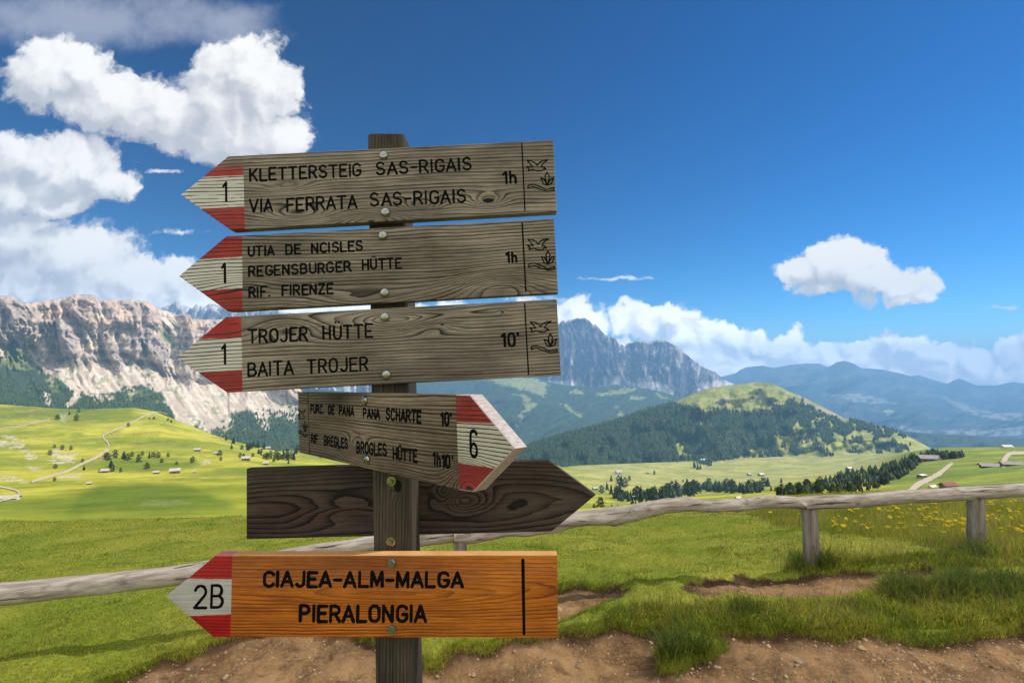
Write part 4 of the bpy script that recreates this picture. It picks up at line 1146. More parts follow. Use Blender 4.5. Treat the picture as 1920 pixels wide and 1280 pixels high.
# first board
f1 = Face(720, 345, YS, 0, ((440, 362), (1040, 332)))
kn1 = [(f1.l(916, 376)[0], f1.l(916, 376)[1], .034, .014, .030, .16), (f1.l(790, 386)[0], f1.l(790, 386)[1], .04, .016, .030, 0.0), (f1.l(560, 402)[0], f1.l(560, 402)[1], .07, .018, .034, 0), (f1.l(700, 412)[0], f1.l(700, 412)[1], .06, .014, -.028, 0), (f1.l(540, 350)[0], f1.l(540, 350)[1], .05, .012, .018, 0)]
w1 = dict(v0=-.12, d0=.035, k_=.02, freq=140, knots=kn1, seed=1.3, warp=1.1)
m1 = wood_mat('weathered_board', GREY_L, GREY_M, GREY_D, **w1)
m1t = wood_mat('weathered_tip', GREY_L, GREY_M, GREY_D, **w1, paint=paint_for(f1, ((380, 332), (456.7, 328.5)), ((380, 391.4), (458, 387)), 0.12, 0.95))
board('top board reading KLETTERSTEIG and VIA FERRATA SAS-RIGAIS with faded red on its tip', f1, [(459, 429.5), (1044, 396.7), (1037.6, 262), (456, 291.5)], [(338.6, 365), (431.8, 431), (459, 429.5), (456, 291.5), (427.6, 293)], T_, m1, m1t, {2}, {3},
      [('KLETTERSTEIG', 466, 341.5, 679, 331.3, 26), ('SAS-RIGAIS', 704, 329.5, 886, 320, 26), ('VIA', 467, 400, 513, 398, 27), ('FERRATA', 536, 398, 670.5, 391.3, 27), ('SAS-RIGAIS', 692.7, 388.5, 875.5, 380.3, 27)],
      [('1h', 941.6, 346.3, 970.3, 345, 26), ('1', 416.5, 379.5, 428.3, 378.9, 40)], [(978.4, 268.5, 984.2, 396 - 2, 0.0016)], [(719.5, 291.8), (722.8, 398.1)], 0.00235, 0.0026, emblem=emb(f1, -6, -302))
# second board
f2 = Face(720, 495, YS, 0, ((440, 513), (1040, 481)))
w2 = dict(v0=.135, d0=.03, k_=-.05, freq=140, knots=[(.24, -.06, .085, .030, .040, 0), (-.05, -.075, .10, .02, -.024, 0), (-.30, -.03, .07, .02, .016, 0)], seed=4.1, warp=1.2)
m2 = wood_mat('weathered_board', GREY_L, tuple(c * .93 for c in GREY_M), GREY_D, **w2)
m2t = wood_mat('weathered_tip', GREY_L, GREY_M, GREY_D, **w2, paint=paint_for(f2, ((372.7, 486.5), (454, 481.3)), ((376, 545), (454.6, 539.6)), 0.34))
board('second board from the top reading REGENSBURGER HÜTTE and RIF. FIRENZE', f2, [(455, 582), (1046.7, 549), (1038.6, 409.3), (454, 441.5)], [(335, 517.5), (426.5, 583.3), (455, 582), (454, 441.5), (423.4, 443)], T_, m2, m2t, {2}, {3},
      [('UTIA', 463.3, 482.3, 515.8, 479.5, 21), ('DE', 534, 478.5, 565, 477, 21), ('NCISLES', 582.5, 476, 682, 470.7, 21), ('REGENSBURGER', 463.8, 519.8, 659.3, 510, 21.5), ('HÜTTE', 678, 507.3, 754, 503.6, 22), ('RIF.', 465, 559.5, 508, 557, 22), ('FIRENZE', 527.2, 555.8, 626.3, 551.2, 22)],
      [('1h', 948, 493.8, 971.3, 492.6, 23), ('1', 414.5, 532, 426, 531.4, 40)], [(979, 417.5, 986, 546.5, 0.0016)], [(718, 442), (721.6, 549)], 0.00215, 0.0026, emblem=emb(f2, -4.5, -154.5))
# third board
f3 = Face(720, 648, YS, 0, ((440, 664), (1040, 632)))
w3 = dict(v0=.060, d0=.012, k_=-.045, freq=145, knots=[(f3.l(829, 609)[0], f3.l(829, 609)[1], .012, .006, .006, .12), (f3.l(942, 585)[0], f3.l(942, 585)[1], .01, .005, .005, .12), (-.20, .045, .06, .02, .030, 0), (.02, .052, .07, .018, -.026, 0), (.10, .03, .05, .012, .016, 0)], seed=7.7, warp=.9)
m3 = wood_mat('weathered_board', tuple(c * .97 for c in GREY_L), tuple(c * .90 for c in GREY_M), GREY_D, **w3)
m3t = wood_mat('weathered_tip', GREY_L, GREY_M, GREY_D, **w3, paint=paint_for(f3, ((374.4, 635.6), (452.5, 632.4)), ((371.7, 697.8), (454, 693)), 0.36))
board('third board from the top reading TROJER HÜTTE and BAITA TROJER', f3, [(455, 734.3), (1052, 703.5), (1043.9, 560.7), (452, 592.5)], [(331, 670.4), (425.5, 736), (455, 734.3), (452, 592.5), (423.4, 594)], T_, m3, m3t, {2}, {3},
      [('TROJER', 464, 645, 579, 639.6, 28), ('HÜTTE', 603.5, 638, 700.3, 633.9, 28), ('BAITA', 463.3, 707.3, 552.3, 702.5, 28.5), ('TROJER', 575, 701.3, 692, 695.6, 28.5)],
      [("10'", 938.8, 651.6, 976, 649.8, 28.5), ('1', 414.5, 684.6, 426, 684, 41)], [(983.8, 569.5, 991, 702, 0.0016)], [(721.6, 594.9), (724.7, 702.7)], 0.00235, 0.0026, emblem=emb(f3, 0, 0))

# fourth board, swung towards the viewer
YW4 = math.atan2(-0.464 * .98, 0.475 * .98)
f4 = Face(688, 800, 1.0377 * .975, YW4, ((570, 790), (850, 828)))
w4 = dict(v0=.13, d0=.03, k_=.03, freq=150, knots=[(f4.l(670, 836)[0], f4.l(670, 836)[1], .055, .020, -.035, 0), (f4.l(880, 905)[0], f4.l(880, 905)[1], .05, .03, .05, 0), (f4.l(760, 905)[0], f4.l(760, 905)[1], .05, .015, .02, 0)], seed=2.2, warp=1.0)
m4 = wood_mat('weathered_board', (0.30, 0.235, 0.16), (0.175, 0.13, 0.088), (0.042, 0.030, 0.021), **w4, contrast=1.15)
m4t = wood_mat('weathered_tip', GREY_L, GREY_M, (0.05, 0.04, 0.03), **w4, paint=paint_for(f4, ((856.9, 790.7), (922.8, 793.6)), ((859.8, 867.5), (928.8, 877.9)), 0.30, white=(0.62, 0.58, 0.47)))
o4 = board('short board swung towards the camera reading PANA SCHARTE and BROGLES HÜTTE with red and white tip marked 6', f4, [(561.3, 848), (861, 918.3), (854.4, 739.6), (558.2, 734.2)], [(861, 918.3), (887.6, 922), (965.6, 840.8), (881.6, 740.2), (854.4, 739.6)], T_ + .004, m4, [m4t, M_END], {4}, {1},
           [('FURC.', 581.4, 774.9, 608, 776.7, 18), ('DE', 614.8, 777.2, 627.5, 778, 18.5), ('PANA', 635, 779, 664.5, 781.8, 20), ('PANA', 680, 784.5, 713.4, 787.2, 20.8), ('SCHARTE', 722.6, 788.4, 791, 794.8, 25), ("10'", 825, 797.8, 848.3, 800, 28),
            ('RIF', 582.8, 830.7, 596.4, 832.5, 18.3), ('BREGLES', 606.4, 835.8, 653.2, 842.2, 20.5), ('BROGLES', 667.8, 850.3, 726.2, 856.8, 24.3), ('HÜTTE', 736, 862.4, 783.7, 868.8, 25.5), ("1h10'", 810.5, 872.3, 850.3, 881, 27)],
           [('6', 879.8, 858.5, 897.8, 861, 55)], [(577.6, 735.8, 580.7, 851, 0.0013)], [(685.3, 750.7), (689.5, 861.4)], 0.0027, 0.0027, tipends=(1, 2, 0, 3),
           emblem=lambda x, y: f4.l(558.5 + (x - 1480) / 247 * 18, 767 + (y - 533) / 277 * 50 + (x - 1480) / 247 * 2))
# fifth board, seen from behind
f5 = Face(760, 940, 1.133 - .005, 0, ((462, 944), (1030, 930)))
w5 = dict(v0=-.01, d0=.012, k_=.10, freq=120, knots=[(f5.l(868, 940)[0], f5.l(868, 940)[1], .075, .028, .055, 0), (f5.l(660, 955)[0], f5.l(660, 955)[1], .14, .035, .05, 0), (f5.l(835, 925)[0], f5.l(835, 925)[1], .022, .03, -.03, 0)], seed=9.4, warp=1.0)
m5 = wood_mat('dark_board', (0.092, 0.070, 0.053), (0.058, 0.043, 0.033), (0.011, 0.008, 0.007), **w5, redheart=(0.075, 0.040, 0.030), contrast=1.05)
board('dark unpainted board seen from behind pointing right', f5, [(461.9, 1010.6), (1034.2, 996), (1117.3, 927.5), (1028.8, 862.9), (461.9, 878.8)], None, T_, m5, None, None, None, [], [], [], [], 0, 0, lettering=False)
# sixth board, new and orange
f6 = Face(735, 1117, 0.985, 0, ((433, 1117), (1045, 1117.5)))
w6 = dict(v0=.012, d0=.028, k_=.02, freq=165, knots=[(.02, .0, .20, .024, -.020, 0)], seed=5.5, warp=.8)
m6 = wood_mat('varnished_board', (0.56, 0.175, 0.014), (0.38, 0.098, 0.008), (0.15, 0.026, 0.004), **w6, contrast=.8, rough=0.42, spec=0.42, scuffs=True)
m6t = wood_mat('varnished_tip', (0.6, 0.2, 0.02), (0.5, 0.15, 0.012), (0.2, 0.04, 0.005), **w6, paint=paint_for(f6, ((352, 1083.8), (433.4, 1085.3)), ((352.5, 1154.2), (432, 1151)), 0.0, red=(0.42, 0.006, 0.010), white=(0.52, 0.505, 0.47)), rough=0.38, spec=0.4)
board('bottom board of orange varnished wood reading CIAJEA-ALM-MALGA PIERALONGIA with tip marked 2B', f6, [(432, 1193.8), (1046.4, 1195.4), (1044.9, 1039.8), (435.6, 1040)], [(310.5, 1117.7), (399.5, 1193.6), (432, 1193.8), (435.6, 1040), (405, 1040)], T_, [m6, mat_plain('sunlit_wood_edge', (.74, .40, .16), (.62, .30, .10), 14, .5)], [m6t, mat_plain('sunlit_red_edge', (.66, .20, .20), (.58, .15, .16), 14, .5)], {2}, {3},  # paler top edges: the sun on them is put into the colour
      [('CIAJEA-ALM-MALGA', 489.8, 1101.5, 870.3, 1102.6, 33), ('PIERALONGIA', 558.3, 1167.3, 801.4, 1167.6, 35.5)],
      [('2B', 361.7, 1141.5, 420, 1141, 47)], [(980.4, 1049, 982.6, 1187, 0.0031)], [(734.7, 1054.3), (735.3, 1177.9)], 0.0034, 0.0029, bolt_kind='hex', bodyends=(2,), tipends=(3,))

# the post
PF = Face(735, 700, YS + T_ + .002, 0, ((700, 700), (770, 700)))


def mat_post():
    return wood_mat('post_wood', (0.105, 0.084, 0.062), (0.054, 0.043, 0.032), (0.016, 0.012, 0.010), v0=.3, d0=.05, k_=.01, freq=150, knots=[(-.236, .016, .02, .012, .02, 0.5)], vertical=True, contrast=.75, seed=3.3, warp=.7)


def build_post():
    tl, tr, bl, br = [PF.l(*p) for p in ((689, 252), (757, 251.5), (703.8, 1280), (777.3, 1280))]
    f = 1.62
    bl = tuple(tl[i] + (bl[i] - tl[i]) * f for i in (0, 1)); br = tuple(tr[i] + (br[i] - tr[i]) * f for i in (0, 1))
    d = .088; ch = .004; mb = MB(); rings = []
    N = 40
    for i in range(N + 1):
        t = i / N; a = [tl[j] + (bl[j] - tl[j]) * t for j in (0, 1)]; b = [tr[j] + (br[j] - tr[j]) * t for j in (0, 1)]
        w = lambda s: 0.0006 * math.sin(t * 37 + s)
        rings.append([(a[0] + ch, 0 + w(0), a[1]), (b[0] - ch, 0 + w(2), b[1]), (b[0] + w(1), ch, b[1]), (b[0] + w(1), d - ch, b[1]), (b[0] - ch, d, b[1]), (a[0] + ch, d, a[1]), (a[0], d - ch, a[1]), (a[0], ch, a[1])])
    top = rings[0]; cx = sum(p[0] for p in top) / 8; cy = d / 2; zt = tl[1]
    cap = [(cx + (p[0] - cx) * .90, cy + (p[1] - cy) * .90, zt + .004) for p in top]
    rings = [cap] + rings
    vs = [p for r in rings for p in r]; fs = []
    for q in range(len(rings) - 1):
        for i in range(8): fs.append((q * 8 + i, (q + 1) * 8 + i, (q + 1) * 8 + (i + 1) % 8, q * 8 + (i + 1) % 8))
    fs.append(tuple(reversed(range(8))))
    mb.add(vs, fs); o = obj('post', mb.mesh('post'), mat_post(), SIGN, None, INV @ PF.M)
    for (x, y) in ((734, 901.5), (733.5, 1014.5)):
        lx, lz = PF.l(x, y); dome('bolt', .0055, .006, M_BOLT, o, (lx, -.0008, lz), hexa=True, washer=True)


build_post()

# ------------------------------------------------------------------ rail fence
def mat_log(nm='silvered_log', dk=1.0):
    k = NT(nm); c = k.coord('Object')
    a = k.noise(k.scale_vec(c, (3.0, 34, 34)), 1.0, 5, 0.62); b = k.noise(k.scale_vec(c, (9, 150, 150)), 1.0, 3, 0.6); d = k.noise(k.scale_vec(c, (5, 9, 9)), 1.0, 4, 0.6)
    col = k.mix(k.ramp(a, 0.32, 0.68), (0.52, 0.465, 0.40), (0.29, 0.235, 0.185))
    col = k.mix(k.ramp(d, 0.55, 0.75, 0, 0.8), col, (0.15, 0.115, 0.085))
    cr = k.noise(k.scale_vec(c, (1.6, 48, 48)), 1.0, 2); col = k.mix(k.ramp(cr, 0.63, 0.69, 0, 0.9), col, (0.05, 0.035, 0.025))
    f = k.ramp(b, 0.25, 0.75, 0.8 * dk, 1.2 * dk); col = k.vmath('MULTIPLY', col, k.comb(f, f, f))
    return k.out(col, 0.85, k.math('ADD', k.math('MULTIPLY', b, 0.5), a), 0.7, 0.006, spec=0.2)


M_LOG = mat_log()
M_FPOST = mat_log('fence_post_wood', .62)
FENCE = empty('fence', (0.0, 3.9, 0.0)); tag(FENCE, 'low silvered log rail fence crossing the meadow behind the signpost', 'fence')


def log(name, pts, rad, parent, rough=0.08, seed=0, bumps=(), cut=0.0, n=90, m=16, mat=None):
    """an irregular round pole along pts (world)"""
    P = np.array(pts, float); d = np.concatenate([[0], np.cumsum(np.linalg.norm(np.diff(P, axis=0), axis=1))]); s = np.linspace(0, d[-1], n)
    C = np.stack([np.interp(s, d, P[:, i]) for i in range(3)], 1); r = np.interp(s, d, rad)
    for _ in range(8): C[1:-1] = (C[:-2] + 2 * C[1:-1] + C[2:]) / 4
    C[:, 2] += fbm(s * 1.6, s * 0 + seed, 3, seed) * rough * 0.30; C[:, 1] += fbm(s * 1.6, s * 0 + seed + 9, 3, seed) * rough * 0.2
    ex = (P[-1] - P[0]); ex /= np.linalg.norm(ex); ey = np.cross([0, 0, 1.0], ex)
    if np.linalg.norm(ey) < 0.1: ey = np.cross([0, 1.0, 0], ex)
    ey /= np.linalg.norm(ey); ez = np.cross(ex, ey)
    o = P[0]; A = np.linspace(0, 2 * np.pi, m, endpoint=False); vs = []
    for i in range(n):
        k = 1 + rough * (fbm(np.cos(A) * 1.2 + seed, np.sin(A) * 1.2 + s[i] * 2.2, 3, seed + 3)) * 1.6
        for (bs, ba, bh, bw) in bumps:
            k = k + bh * np.exp(-((s[i] - bs * d[-1]) / bw) ** 2) * np.exp(-(np.angle(np.exp(1j * (A - ba))) / 0.7) ** 2)
        q = C[i] + (np.cos(A) * r[i] * k)[:, None] * ey + (np.sin(A) * r[i] * k)[:, None] * ez
        if cut and i == 0: q = q + ex * ((np.sin(A) * -1) * cut)[:, None]
        vs.append(np.stack([(q - o) @ ex, (q - o) @ ey, (q - o) @ ez], 1))
    V = np.concatenate(vs); fs = []
    idx = np.arange(n * m).reshape(n, m); a = idx[:-1]; b = idx[1:]
    Q = np.stack([a, np.roll(a, -1, 1), np.roll(b, -1, 1), b], -1).reshape(-1, 4)
    me = raw_mesh(name, V, [Q, idx[:1], idx[-1:, ::-1]], True)
    M = Matrix(((ex[0], ey[0], ez[0], o[0]), (ex[1], ey[1], ez[1], o[1]), (ex[2], ey[2], ez[2], o[2]), (0, 0, 0, 1)))
    return obj(name, me, mat or M_LOG, parent, None, Matrix.Translation(-Vector(FENCE.location)) @ M)


def rail_pt(px, py):
    axd = np.interp(px, [-400, 0, 690, 863, 1060, 1503, 1830, 1920, 2400], [2.75, 3.15, 3.6, 3.75, 4.0, 4.5, 4.76, 4.85, 5.3])
    y = (F * CT - (640 - py) * ST) / F * axd
    return at(px, py, y)


RL = [rail_pt(*p) for p in ((-420, 1165), (-200, 1140), (0, 1115.5), (190, 1094), (380, 1069), (560, 1040), (690, 1020), (880, 1000))]
log('rail', RL, [.066, .067, .070, .068, .064, .058, .056, .056], FENCE, .05, 3)
RM = [rail_pt(*p) for p in ((850, 1004), (960, 991), (1060, 976), (1140, 968), (1180, 962), (1240, 955), (1330, 945), (1420, 944), (1512, 941))]
log('rail', RM, [.06, .062, .066, .068, .064, .063, .054, .055, .056], FENCE, .12, 5, bumps=((.42, -1.6, .38, .07), (.47, -1.2, .22, .06), (.62, 1.4, .14, .1), (.78, -1.5, .2, .05)), n=140)
RR = [rail_pt(*p) for p in ((1500, 946), (1560, 940), (1700, 931), (1830, 924), (1925, 917), (2130, 908), (2400, 896))]
log('rail', RR, [.062, .064, .064, .064, .066, .066, .066], FENCE, .05, 8, cut=.07)


def fpost(top, bot, w, label=None):
    a = Vector(rail_pt(*top)); ax = np.interp(top[0], [0, 690, 863, 1503, 1830], [3.15, 3.6, 3.75, 4.5, 4.76])
    b = Vector(at(bot[0], bot[1], a.y + .01)); b.z = min(b.z, float(gz(b.x, b.y)) - .12)
    r = w / 2 * ax / F
    return log('fence_post', [a - Vector((0, 0, .03)), b], [r * .95, r * 1.05], FENCE, .06, 11, n=24, mat=M_FPOST)


fpost((863, 1003), (864, 1110), 27); fpost((1516, 946), (1524, 1062), 29); fpost((1829, 926), (1829, 1040), 28); fpost((2250, 905), (2255, 1010), 30)
fpost((-60, 1125), (-60, 1260), 36)

# ------------------------------------------------------------------ trees
def crown_mesh(name, seed, kind):
    """a conifer: tapered trunk, drooping sprays through the crown's volume; unit height"""
    r = np.random.default_rng(seed); V = []; T = []; C = []
    def tri(a, b, c, col):
        k = len(V); V.extend([a, b, c]); T.append((k, k + 1, k + 2)); C.extend([col] * 3)
    n = 300 if kind == 'spruce' else 330
    for i in range(n):
        if kind == 'spruce':
            h = 0.06 + 0.94 * (1 - r.random() ** 0.65 * 0.99); R = 0.24 * (1 - h) ** 0.8 * (0.75 + 0.25 * math.sin(h * 40 + seed)) + 0.008
        else:
            h = 0.14 + 0.84 * r.random(); R = 0.30 * math.sqrt(max(0.0, 1 - ((h - 0.48) / 0.53) ** 2)) * (0.8 + 0.3 * math.sin(h * 17 + seed * 2))
        a = r.random() * 2 * math.pi; R *= 1 + 0.22 * math.sin(a * 3 + seed); q = R * r.random() ** 0.4
        c = np.array([q * math.cos(a), q * math.sin(a), h - q * 0.25]); sz = 0.055 * (0.7 + 0.6 * r.random()) * (1.1 - 0.4 * h)
        d = np.array([math.cos(a), math.sin(a), -0.35 + r.normal() * .3]); s = np.cross(d, [0, 0, 1]) + r.normal(size=3) * .3; s /= np.linalg.norm(s)
        g = r.uniform(0.65, 1.35); col = np.array([0.028, 0.048, 0.015]) * g + (np.array([.02, .016, 0]) if r.random() < .2 else 0)
        tri(c - s * sz * .8 - d * sz * .3, c + s * sz * .8 - d * sz * .3, c + d * sz * 1.3, col)
        tri(c - d * sz * .7, c + d * sz * .7 + s * sz * .3, c + np.array([0, 0, sz * .9]), col * .9)
    for i in range(6):                                   # trunk
        a0, a1 = i * math.pi / 3, (i + 1) * math.pi / 3
        tri((.022 * math.cos(a0), .022 * math.sin(a0), -.06), (.022 * math.cos(a1), .022 * math.sin(a1), -.06), (0, 0, .9), np.array([.09, .065, .045]))
    return raw_mesh(name, np.array(V, float), [np.array(T)], False, np.array(C))


M_NEEDLE = cover_mat('conifer_needles', 0.25, 3.0, rough=0.75)
SPRUCE = [crown_mesh('conifer', 10 + i, 'spruce') for i in range(3)]; PINE = [crown_mesh('stone_pine', 20 + i, 'pine') for i in range(4)]
for me in SPRUCE + PINE: me.materials.append(M_NEEDLE)


def plant_tree(L, px, py, hpx, label, group, pine=0.7):
    P = L.P(px, py)[0]; h = hpx * P[1] / F
    me = random.choice(PINE if random.random() < pine else SPRUCE)
    o = bpy.data.objects.new(me.name.split('.')[0] + '_tree' if me.name.startswith('stone') else 'conifer_tree', me); COL.objects.link(o)
    o.location = (P[0], P[1], P[2] - 0.02 * h); w = random.uniform(1.0, 1.5); o.scale = (h * w, h * w * random.uniform(.9, 1.1), h); o.rotation_euler = (0, 0, random.uniform(0, 6.28))
    tag(o, label, 'tree', group)


zl = [(370, 160, 35), (490, 170, 50), (505, 115, 28), (445, 128, 25), (825, 205, 28), (320, 390, 38), (350, 340, 22), (400, 352, 32), (455, 356, 32), (355, 474, 32), (530, 434, 26), (540, 484, 32), (350, 557, 30), (690, 425, 55), (740, 408, 58), (712, 462, 52),
      (715, 497, 55), (680, 405, 38), (775, 498, 32), (640, 500, 25), (795, 412, 52), (818, 424, 48), (848, 398, 36), (890, 434, 55), (915, 392, 32), (960, 408, 42), (985, 402, 36), (1015, 407, 40), (1040, 438, 32), (1080, 402, 32), (945, 478, 44), (1135, 452, 26), (1237, 438, 44),
      (1413, 392, 38), (1420, 424, 28), (1545, 408, 38), (1565, 404, 32), (1625, 398, 28), (1665, 378, 28), (1700, 412, 38), (1720, 417, 44), (1740, 398, 42), (1760, 432, 36), (1775, 403, 48), (1790, 422, 52), (1810, 412, 32), (1850, 422, 48), (1872, 412, 48), (1888, 418, 48), (1855, 442, 32),
      (1100, 178, 22), (1080, 168, 20), (990, 158, 20), (960, 158, 16)]
for x, y, h in zl:
    plant_tree(MEADOW, x / 3.43, 740 + y / 3.43, h / 3.43, 'small dark stone pine scattered over the sunny left meadow', 'pines scattered over the left meadow', .8)
random.seed(21)
for i in range(42):
    x = random.uniform(418, 700); lo = float(poly_at(EDGE_TOP, x)); y = lo + random.random() ** 1.5 * 16 + 2
    plant_tree(MEADOW, x, y, random.uniform(7, 14), 'dark conifer in the fringe along the right end of the left meadow crest', 'conifers fringing the meadow crest', .4)
rowA = [(1152, 938), (1170, 940), (1222, 940), (1256, 934), (1292, 930), (1312, 922), (1350, 922), (1382, 925), (1428, 924)]
for i in range(66):
    x = random.uniform(1150, 1430); y = float(poly_at(rowA, x)) + random.uniform(-9, 1.5)
    plant_tree(MEADOW, x, y, random.uniform(17, 27) * (1 if x < 1310 else .72), 'dark tree in the band across the middle of the valley pasture', 'trees in the band across the valley pasture', .75)
for x, y, h in ((1126, 951, 20), (1128, 925, 16), (1138, 918, 15), (1146, 926, 18), (1160, 908, 18), (1165, 912, 22), (1172, 914, 20), (1180, 901, 10), (1155, 934, 18), (1146, 902, 12), (1186, 948, 14), (1192, 950, 12), (1200, 950, 10), (1114, 952, 8), (1147, 953, 9), (1158, 953, 9), (1281, 904, 6), (1227, 889, 8), (1302, 877, 14), (1308, 880, 12), (1313, 879, 9),
                (1399, 856, 14), (1395, 857, 10), (1405, 856, 12), (1424, 855, 10), (1428, 856, 12), (1446, 852, 10), (1460, 854, 12), (1425, 915, 16), (1432, 912, 18), (1440, 912, 17), (1446, 920, 10), (1455, 922, 10), (1465, 905, 10), (1421, 913, 12)):
    plant_tree(MEADOW, x, y, h, 'lone dark tree or small clump on the pale valley pasture', 'scattered trees on the valley pasture', .5)
rowB = [(1455, 928), (1515, 930), (1570, 930), (1620, 924), (1665, 908), (1690, 896), (1706, 886), (1730, 862), (1777, 861), (1804, 857)]
rowBt = [(1455, 920), (1500, 912), (1540, 898), (1565, 888), (1600, 882), (1640, 874), (1680, 862), (1727, 852), (1750, 846), (1804, 853)]
for i in range(104):
    x = random.uniform(1456, 1804) if i > 20 else random.uniform(1600, 1780); lo = float(poly_at(rowB, x)); hi = float(poly_at(rowBt, x)) + 10
    y = random.uniform(min(hi, lo), lo)
    plant_tree(MEADOW, x, y, random.uniform(12, 20) * (1.15 if y > lo - 12 else .9) * (1 if x < 1715 else .75), 'dark bushy pine in the dense belt below the right meadow road', 'pines in the belt below the right meadow', .95)


def forest(name, pts, hs, label, seed, tint=(.034, .056, .022)):
    """many small conifers as one mass"""
    r = np.random.default_rng(seed); n = len(pts); m = 5
    A = np.linspace(0, 2 * np.pi, m, endpoint=False); A = A[None] + r.uniform(0, 6, (n, 1))
    wd = r.uniform(.20, .33, n) * hs; j = lambda: r.uniform(.8, 1.2, (n, m))
    def ring(h, k): return np.stack([pts[:, None, 0] + np.cos(A) * wd[:, None] * k * j(), pts[:, None, 1] + np.sin(A) * wd[:, None] * k * j(), pts[:, None, 2] + (hs * h)[:, None] * np.ones((1, m))], -1)
    apex = lambda h: np.stack([pts[:, 0] + r.normal(0, .02, n) * hs, pts[:, 1], pts[:, 2] + hs * h], -1)[:, None]
    V = np.concatenate([ring(.0, .9), ring(.42, .72), apex(.72), ring(.38, .85), apex(1.0)], 1); k = V.shape[1]
    base = (np.arange(n) * k)[:, None, None]; i = np.arange(m); i2 = (i + 1) % m
    Q = np.stack([i, i2, i2 + m, i + m], -1)[None] + base
    T1 = np.stack([i + m, i2 + m, np.full(m, 2 * m)], -1)[None] + base; T2 = np.stack([i + 2 * m + 1, i2 + 2 * m + 1, np.full(m, 3 * m + 1)], -1)[None] + base
    g = r.uniform(.6, 1.45, (n, 1)); c = np.array([tint]) * g + np.where(r.random((n, 1)) < .18, 1, 0) * np.array([[.022, .020, .0]])
    C = np.repeat(c, k, 0) * r.uniform(.85, 1.15, (n * k, 1))
    me = raw_mesh(name, V.reshape(-1, 3), [Q.reshape(-1, 4), np.concatenate([T1, T2]).reshape(-1, 3)], False, C)
    tag(obj(name, me, M_NEEDLE), label, 'forest', kind='stuff')


def sample(L, x0, x1, y0, y1, n, cond, seed):
    r = np.random.default_rng(seed); x = r.uniform(x0, x1, n); y = r.uniform(y0, y1, n); k = cond(x, y); x, y = x[k], y[k]
    return x, y, L.P(x, y)


x, y, P = sample(HILL, 900, 1760, 716, 905, 44000, lambda x, y: forest_mask(x, y) & (y > poly_at(HTOP, x) + 1), 3)
forest('forest', P, np.random.default_rng(4).uniform(5.5, 10, len(P)) * P[:, 1] / F * (0.8 + 0.3 * sstep(y, 780, 880)), 'dark conifer forest covering the flank of the wooded hill', 5, (.027, .050, .016))
x, y, P = sample(HILL, 1000, 1745, 0, 1, 900, lambda x, y: (x < 1262) | ((x > 1592) & (x < 1700)), 8)
y = poly_at(HTOP, x) + np.random.default_rng(2).uniform(1, 7, len(x)); P = HILL.P(x, y)
forest('forest', P, np.random.default_rng(6).uniform(5, 8, len(P)) * P[:, 1] / F, 'fringe of conifers along the skyline of the wooded hill', 6)
vl = [(-420, 690), (0, 690), (75, 690), (130, 718), (165, 745), (212, 745), (235, 728), (290, 728), (312, 750), (336, 796), (380, 812), (425, 806), (445, 780), (475, 772), (540, 776), (580, 766), (720, 800)]
def cl_ok(x, y):
    n = fbm(x / 22, y / 16, 4, 151)
    st = np.minimum(segdist(x, y, [(75, 682), (110, 705), (140, 726), (146, 740), (128, 760)]) - 5, segdist(x, y, [(300, 690), (318, 745), (340, 790), (360, 820)]) - 9)
    return (y > poly_at(vl, x) + n * 20) & (n + RNG.normal(0, .12, len(x)) > 0.02 - (y - 735) * 0.009) & (st > 0) & (y < poly_at(EDGE_TOP, x) + 12)
x, y, P = sample(CLIFF, -200, 620, 690, 850, 9000, cl_ok, 9)
forest('forest', P, np.random.default_rng(7).uniform(4.5, 8, len(P)) * P[:, 1] / F, 'dark forest at the foot of the pale left cliffs', 8, (.048, .080, .020))

rr = np.random.default_rng(31); x = rr.uniform(1160, 1430, 230); y = poly_at(rowA, x) - rr.uniform(0, 10, 230); P = MEADOW.P(x, y)
x2 = rr.uniform(1458, 1804, 420); lo = poly_at(rowB, x2); hi = poly_at(rowBt, x2) + 8; y2 = hi + (lo - hi) * rr.random(420); P2 = MEADOW.P(x2, np.minimum(y2, lo))
P = np.concatenate([P, P2]); hh = rr.uniform(9, 16, len(P)) * P[:, 1] / F
forest('tree_belt', P, hh, 'close undergrowth of smaller trees filling the two tree belts in the valley', 32, (.026, .045, .014))

# ------------------------------------------------------------------ huts
M_HW = mat_plain('hut_timber', (.16, .115, .08), (.26, .19, .13)); M_HR = mat_plain('hut_shingle', (.42, .38, .33), (.56, .52, .46)); M_HP = mat_plain('hut_plaster', (.62, .58, .52), (.70, .66, .60))
M_HRED = mat_plain('red_roof', (.22, .085, .07), (.28, .11, .09)); M_HGR = mat_plain('grey_roof', (.27, .25, .25), (.36, .34, .34)); M_HDK = mat_plain('dark_opening', (.03, .025, .02), (.05, .04, .03))


